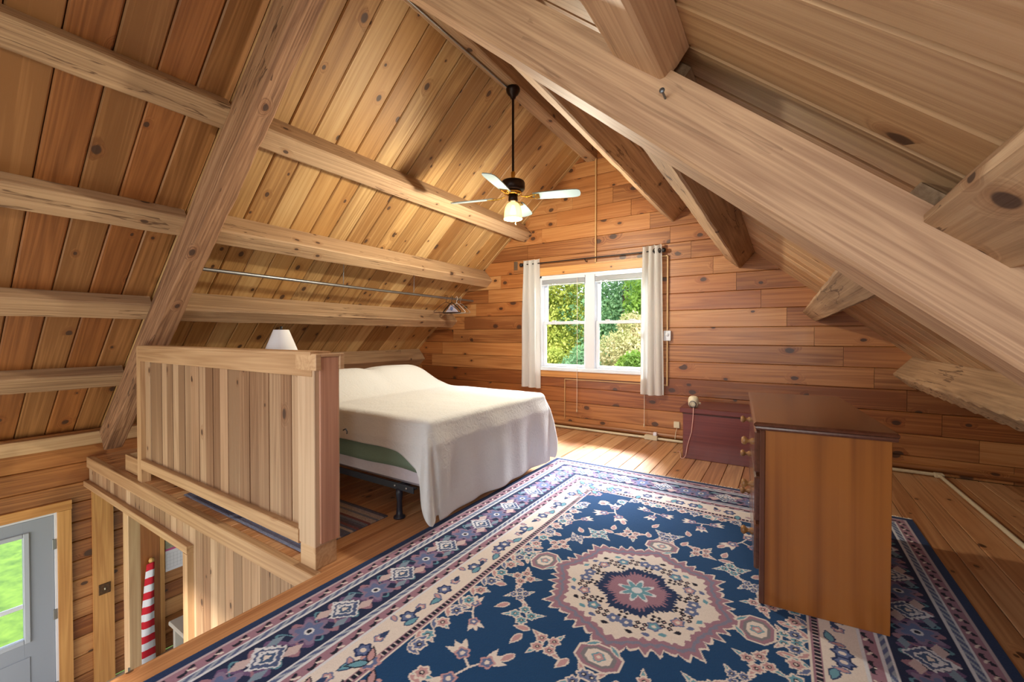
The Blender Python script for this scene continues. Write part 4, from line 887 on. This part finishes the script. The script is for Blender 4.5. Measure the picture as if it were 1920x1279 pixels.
rm, rn, rl, rpn = newmat('wool_rug'); at = rn.new('ShaderNodeVertexColor'); at.layer_name = 'weave'; rpn.inputs['Roughness'].default_value = .95; rpn.inputs['Specular IOR Level'].default_value = .15; rpn.inputs['Sheen Weight'].default_value = .08
rl.new(at.outputs['Color'], rpn.inputs['Base Color'])
tc = rn.new('ShaderNodeTexCoord'); nz_ = rn.new('ShaderNodeTexNoise'); nz_.inputs['Scale'].default_value = 220; bb = rn.new('ShaderNodeBump'); bb.inputs['Strength'].default_value = .35; bb.inputs['Distance'].default_value = .006
rl.new(tc.outputs['Object'], nz_.inputs['Vector']); rl.new(nz_.outputs['Fac'], bb.inputs['Height']); rl.new(bb.outputs[0], rpn.inputs['Normal'])
rg = empty('area_rug', (RCX, RCY, 0)); tag(rg, 'large navy oriental rug with a cream medallion and floral borders', 'rug')
link('pile', me, rm, rg, Matrix.Translation((RCX, RCY, .001)))
fm = MB()
for sgn in (-1, 1):
    for k in range(480):
        x = -HWX + 2 * HWX * (k + random.random()) / 480; y = sgn * HLY; L = random.uniform(.03, .055); dx = random.uniform(-.015, .015); w = .0024
        fm.add([(RCX + x - w, RCY + y, .006), (RCX + x + w, RCY + y, .006), (RCX + x + w + dx, RCY + y + sgn * L, .003), (RCX + x - w + dx, RCY + y + sgn * L, .003), (RCX + x + dx * .5, RCY + y + sgn * L * .5, .009)], [(0, 1, 4), (1, 2, 4), (2, 3, 4), (3, 0, 4)])
fo = fm.build('fringe', plain('cotton_fringe', srgb(220, 210, 196), .9), rg); fo['kind'] = 'stuff'

# ------------------------------------------------------------------ striped rag rug under the bed's edge
rgm, n, l, p = newmat('striped_rag_weave'); p.inputs['Roughness'].default_value = .95
tc = n.new('ShaderNodeTexCoord'); sx = n.new('ShaderNodeSeparateXYZ'); l.new(tc.outputs['Object'], sx.inputs[0])
mth = n.new('ShaderNodeMath'); mth.operation = 'MULTIPLY'; mth.inputs[1].default_value = 42; l.new(sx.outputs[1], mth.inputs[0])
wn_ = n.new('ShaderNodeTexWhiteNoise'); wn_.noise_dimensions = '1D'; fl_ = n.new('ShaderNodeMath'); fl_.operation = 'FLOOR'; l.new(mth.outputs[0], fl_.inputs[0]); l.new(fl_.outputs[0], wn_.inputs['W'])
rp = n.new('ShaderNodeValToRGB'); rp.color_ramp.interpolation = 'CONSTANT'; e = rp.color_ramp.elements; e[0].color = srgb(92, 98, 124); e[1].position = .88; e[1].color = srgb(122, 80, 92)
for po, c in ((.2, srgb(170, 160, 168)), (.4, srgb(120, 126, 148)), (.55, srgb(178, 166, 164)), (.72, srgb(84, 80, 100))): q = e.new(po); q.color = c
l.new(wn_.outputs['Value'], rp.inputs['Fac'])
nz_ = n.new('ShaderNodeTexNoise'); nz_.inputs['Scale'].default_value = 1; mp = n.new('ShaderNodeMapping'); mp.inputs['Scale'].default_value = (60, 180, 60); l.new(tc.outputs['Object'], mp.inputs[0]); l.new(mp.outputs[0], nz_.inputs['Vector'])
mx = n.new('ShaderNodeMix'); mx.data_type = 'RGBA'; mx.blend_type = 'OVERLAY'; mx.inputs[0].default_value = .6; l.new(rp.outputs[0], mx.inputs[6]); l.new(nz_.outputs['Fac'], mx.inputs[7]); l.new(mx.outputs[2], p.inputs['Base Color'])
bb = n.new('ShaderNodeBump'); bb.inputs['Distance'].default_value = .01; l.new(nz_.outputs['Fac'], bb.inputs['Height']); l.new(bb.outputs[0], p.inputs['Normal'])
rr2 = empty('rag_rug', (-3.35, 1.8, 0)); tag(rr2, 'striped grey and maroon woven rag rug beside the bed, below the half wall', 'rug')
MB().box(-4.24, -2.465, 1.475, 2.125, .001, .011, .003).build('weave', rgm, rr2, Matrix.Translation((-3.35, 1.8, 0)))

# ------------------------------------------------------------------ outdoors: lawn, shrubs and trees
grassm, n, l, p = newmat('lawn_grass'); p.inputs['Roughness'].default_value = .9
tc = n.new('ShaderNodeTexCoord'); a = n.new('ShaderNodeTexNoise'); a.inputs['Scale'].default_value = 5; a.inputs['Detail'].default_value = 8; a.inputs['Roughness'].default_value = .75; rp = n.new('ShaderNodeValToRGB'); rp.color_ramp.elements[0].position = .3; rp.color_ramp.elements[0].color = srgb(52, 84, 16); rp.color_ramp.elements[1].position = .7; rp.color_ramp.elements[1].color = srgb(104, 134, 38)
l.new(tc.outputs['Object'], a.inputs['Vector']); l.new(a.outputs['Fac'], rp.inputs['Fac']); l.new(rp.outputs[0], p.inputs['Base Color'])
gv = []; gnx = 40
for j in range(gnx + 1):
    for i in range(gnx + 1):
        x = -60 + 120 * i / gnx; y = -40 + 110 * j / gnx; hill = max(0, (y - 9) * .16) + max(0, (-9 - x) * .05)
        gv.append((x, y, ZG - .25 + hill + .12 * mnoise.noise(Vector((x * .2, y * .2, 0)))))
struct(MB().add(gv, [(j * (gnx + 1) + i, j * (gnx + 1) + i + 1, (j + 1) * (gnx + 1) + i + 1, (j + 1) * (gnx + 1) + i) for j in range(gnx) for i in range(gnx)], True).build('ground', grassm))
def ground_z(x, y): return ZG - .25 + max(0, (y - 9) * .16) + max(0, (-9 - x) * .05)
def leafmat(name, c0, c1):
    m, n, l, p = newmat(name); p.inputs['Roughness'].default_value = .6
    tc = n.new('ShaderNodeTexCoord'); a = n.new('ShaderNodeTexNoise'); a.inputs['Scale'].default_value = 2.2; a.inputs['Detail'].default_value = 6; rp = n.new('ShaderNodeValToRGB')
    rp.color_ramp.elements[0].position = .32; rp.color_ramp.elements[0].color = c0; rp.color_ramp.elements[1].position = .68; rp.color_ramp.elements[1].color = c1
    l.new(tc.outputs['Object'], a.inputs['Vector']); l.new(a.outputs['Fac'], rp.inputs['Fac']); l.new(rp.outputs[0], p.inputs['Base Color'])
    t = n.new('ShaderNodeBsdfTranslucent'); l.new(rp.outputs[0], t.inputs[0]); mx = n.new('ShaderNodeMixShader'); mx.inputs[0].default_value = .5; l.new(p.outputs[0], mx.inputs[1]); l.new(t.outputs[0], mx.inputs[2]); l.new(mx.outputs[0], n['Material Output'].inputs[0]); return m
LM = {'dark': leafmat('dark_pine_leaf', srgb(46, 84, 36), srgb(92, 134, 62)), 'mid': leafmat('green_leaf', srgb(84, 122, 40), srgb(150, 180, 74)), 'yel': leafmat('yellow_green_leaf', srgb(132, 150, 54), srgb(206, 206, 104)), 'pale': leafmat('cream_flower_leaf', srgb(150, 160, 84), srgb(226, 208, 170)), 'gry': leafmat('blue_green_leaf', srgb(86, 130, 92), srgb(140, 178, 124))}
bark = plain('bark', srgb(92, 76, 60), .9, noise=.4, nscale=12)
def tree(name, x, y, h, rad, kind, label, cat, n=5200, lf=.11, low=.05):
    z0 = ground_z(x, y); root = empty(name, (x, y, z0)); tag(root, label, cat, 'greenery outside the window')
    rs = np.random.default_rng(int(abs(x * 131 + y * 17 + h * 7)))
    MB().tube([(x, y, z0 - .1), (x + .05, y, z0 + h * .5), (x, y + .05, z0 + h * .9)], [.05 + .02 * h, .03 + .012 * h, .02], 8).build('trunk', bark, root)
    nb = 26; bt = rs.random(nb); bz = low * h + (1 - low) * h * bt; br_ = rad * (1.05 - .75 * bt) if kind == 'dark' else rad * np.sqrt(np.clip(1 - (2 * bt - .9) ** 2, .12, 1)); ba = rs.random(nb) * 6.283; bd = br_ * .6 * np.sqrt(rs.random(nb))
    cen = np.stack([x + bd * np.cos(ba), y + bd * np.sin(ba), z0 + bz], 1); brad = br_ * .5 + .12
    k = rs.integers(0, nb, n); d = rs.normal(size=(n, 3)); d /= np.linalg.norm(d, axis=1)[:, None]; pos = cen[k] + d * (brad[k] * (.65 + .4 * rs.random(n)))[:, None]; pos[:, 2] = np.maximum(pos[:, 2], z0 + .03)
    a = rs.normal(size=(n, 3)) + d * .3; a /= np.linalg.norm(a, axis=1)[:, None]; b = np.cross(a, d + rs.normal(size=(n, 3)) * .6); b /= np.linalg.norm(b, axis=1)[:, None] + 1e-9
    s = lf * (.6 + .8 * rs.random(n))[:, None]; q = np.stack([pos - a * s, pos + b * s * .5, pos + a * s, pos - b * s * .5], 1).reshape(-1, 3) - np.array([x, y, z0])
    m = mesh_np(q, np.arange(4 * n).reshape(-1, 4), LM[kind]); link('foliage', m, LM[kind], root, Matrix.Translation((x, y, z0)))
def mesh_np(co, quad, mat):
    m = bpy.data.meshes.new('leaves'); m.vertices.add(len(co)); m.vertices.foreach_set('co', co.astype(np.float32).ravel()); m.loops.add(quad.size); m.loops.foreach_set('vertex_index', quad.ravel().astype(np.int32)); m.polygons.add(len(quad)); m.polygons.foreach_set('loop_start', np.arange(0, quad.size, 4, dtype=np.int32)); m.update(calc_edges=True); m.materials.append(mat); return m
T = [('fir_tree', -10.6, 15.0, 9.5, 2.0, 'dark', 'dark evergreen at the left edge of the left window', 'tree'),
     ('leafy_tree', -7.6, 14.2, 7.6, 1.9, 'yel', 'tall yellow-green tree filling the left upper sash', 'tree'),
     ('leafy_tree', -4.9, 15.2, 8.6, 2.1, 'gry', 'blue-green pine filling the right upper sash', 'tree'),
     ('leafy_tree', -2.8, 13.6, 7.4, 1.7, 'mid', 'mid green tree at the right edge of the right window', 'tree'),
     ('flowering_bush', -3.4, 11.2, 4.6, 1.0, 'pale', 'bush with cream blossom in front of the right window trees', 'bush'),
     ('leafy_bush', -6.6, 11.0, 3.9, 1.2, 'mid', 'green bush low in the left window', 'bush'),
     ('flowering_bush', -7.9, 11.4, 3.6, .9, 'pale', 'pale blossoming bush at the lower left corner of the window', 'bush'),
     ('leafy_bush', -5.5, 10.6, 3.7, .9, 'yel', 'yellow-green bush behind the centre of the window', 'bush'),
     ('leafy_bush', -4.3, 10.2, 3.6, .95, 'gry', 'grey-green bush low in the right window', 'bush'),
     ('leafy_bush', -3.0, 9.8, 3.5, .8, 'mid', 'bright green bush at the lower right corner of the window', 'bush'),
     ('leafy_tree', -12.5, 18.5, 9.5, 2.6, 'mid', 'distant green tree seen far left through the window', 'tree'),
     ('leafy_tree', -8.9, 19.5, 10.5, 2.8, 'mid', 'distant tall green tree behind the yellow-green one', 'tree'),
     ('fir_tree', -5.6, 20.0, 11.5, 2.8, 'dark', 'distant dark tree behind the blue-green pine', 'tree'),
     ('leafy_tree', -2.0, 18.5, 10.0, 2.8, 'mid', 'distant green tree behind the right curtain', 'tree')]
for t in T: tree(*t, n=(26000 if t[2] < 17 else 12000) if 'tree' in t[0] else 16000, lf=.07 if 'tree' in t[0] else .045)
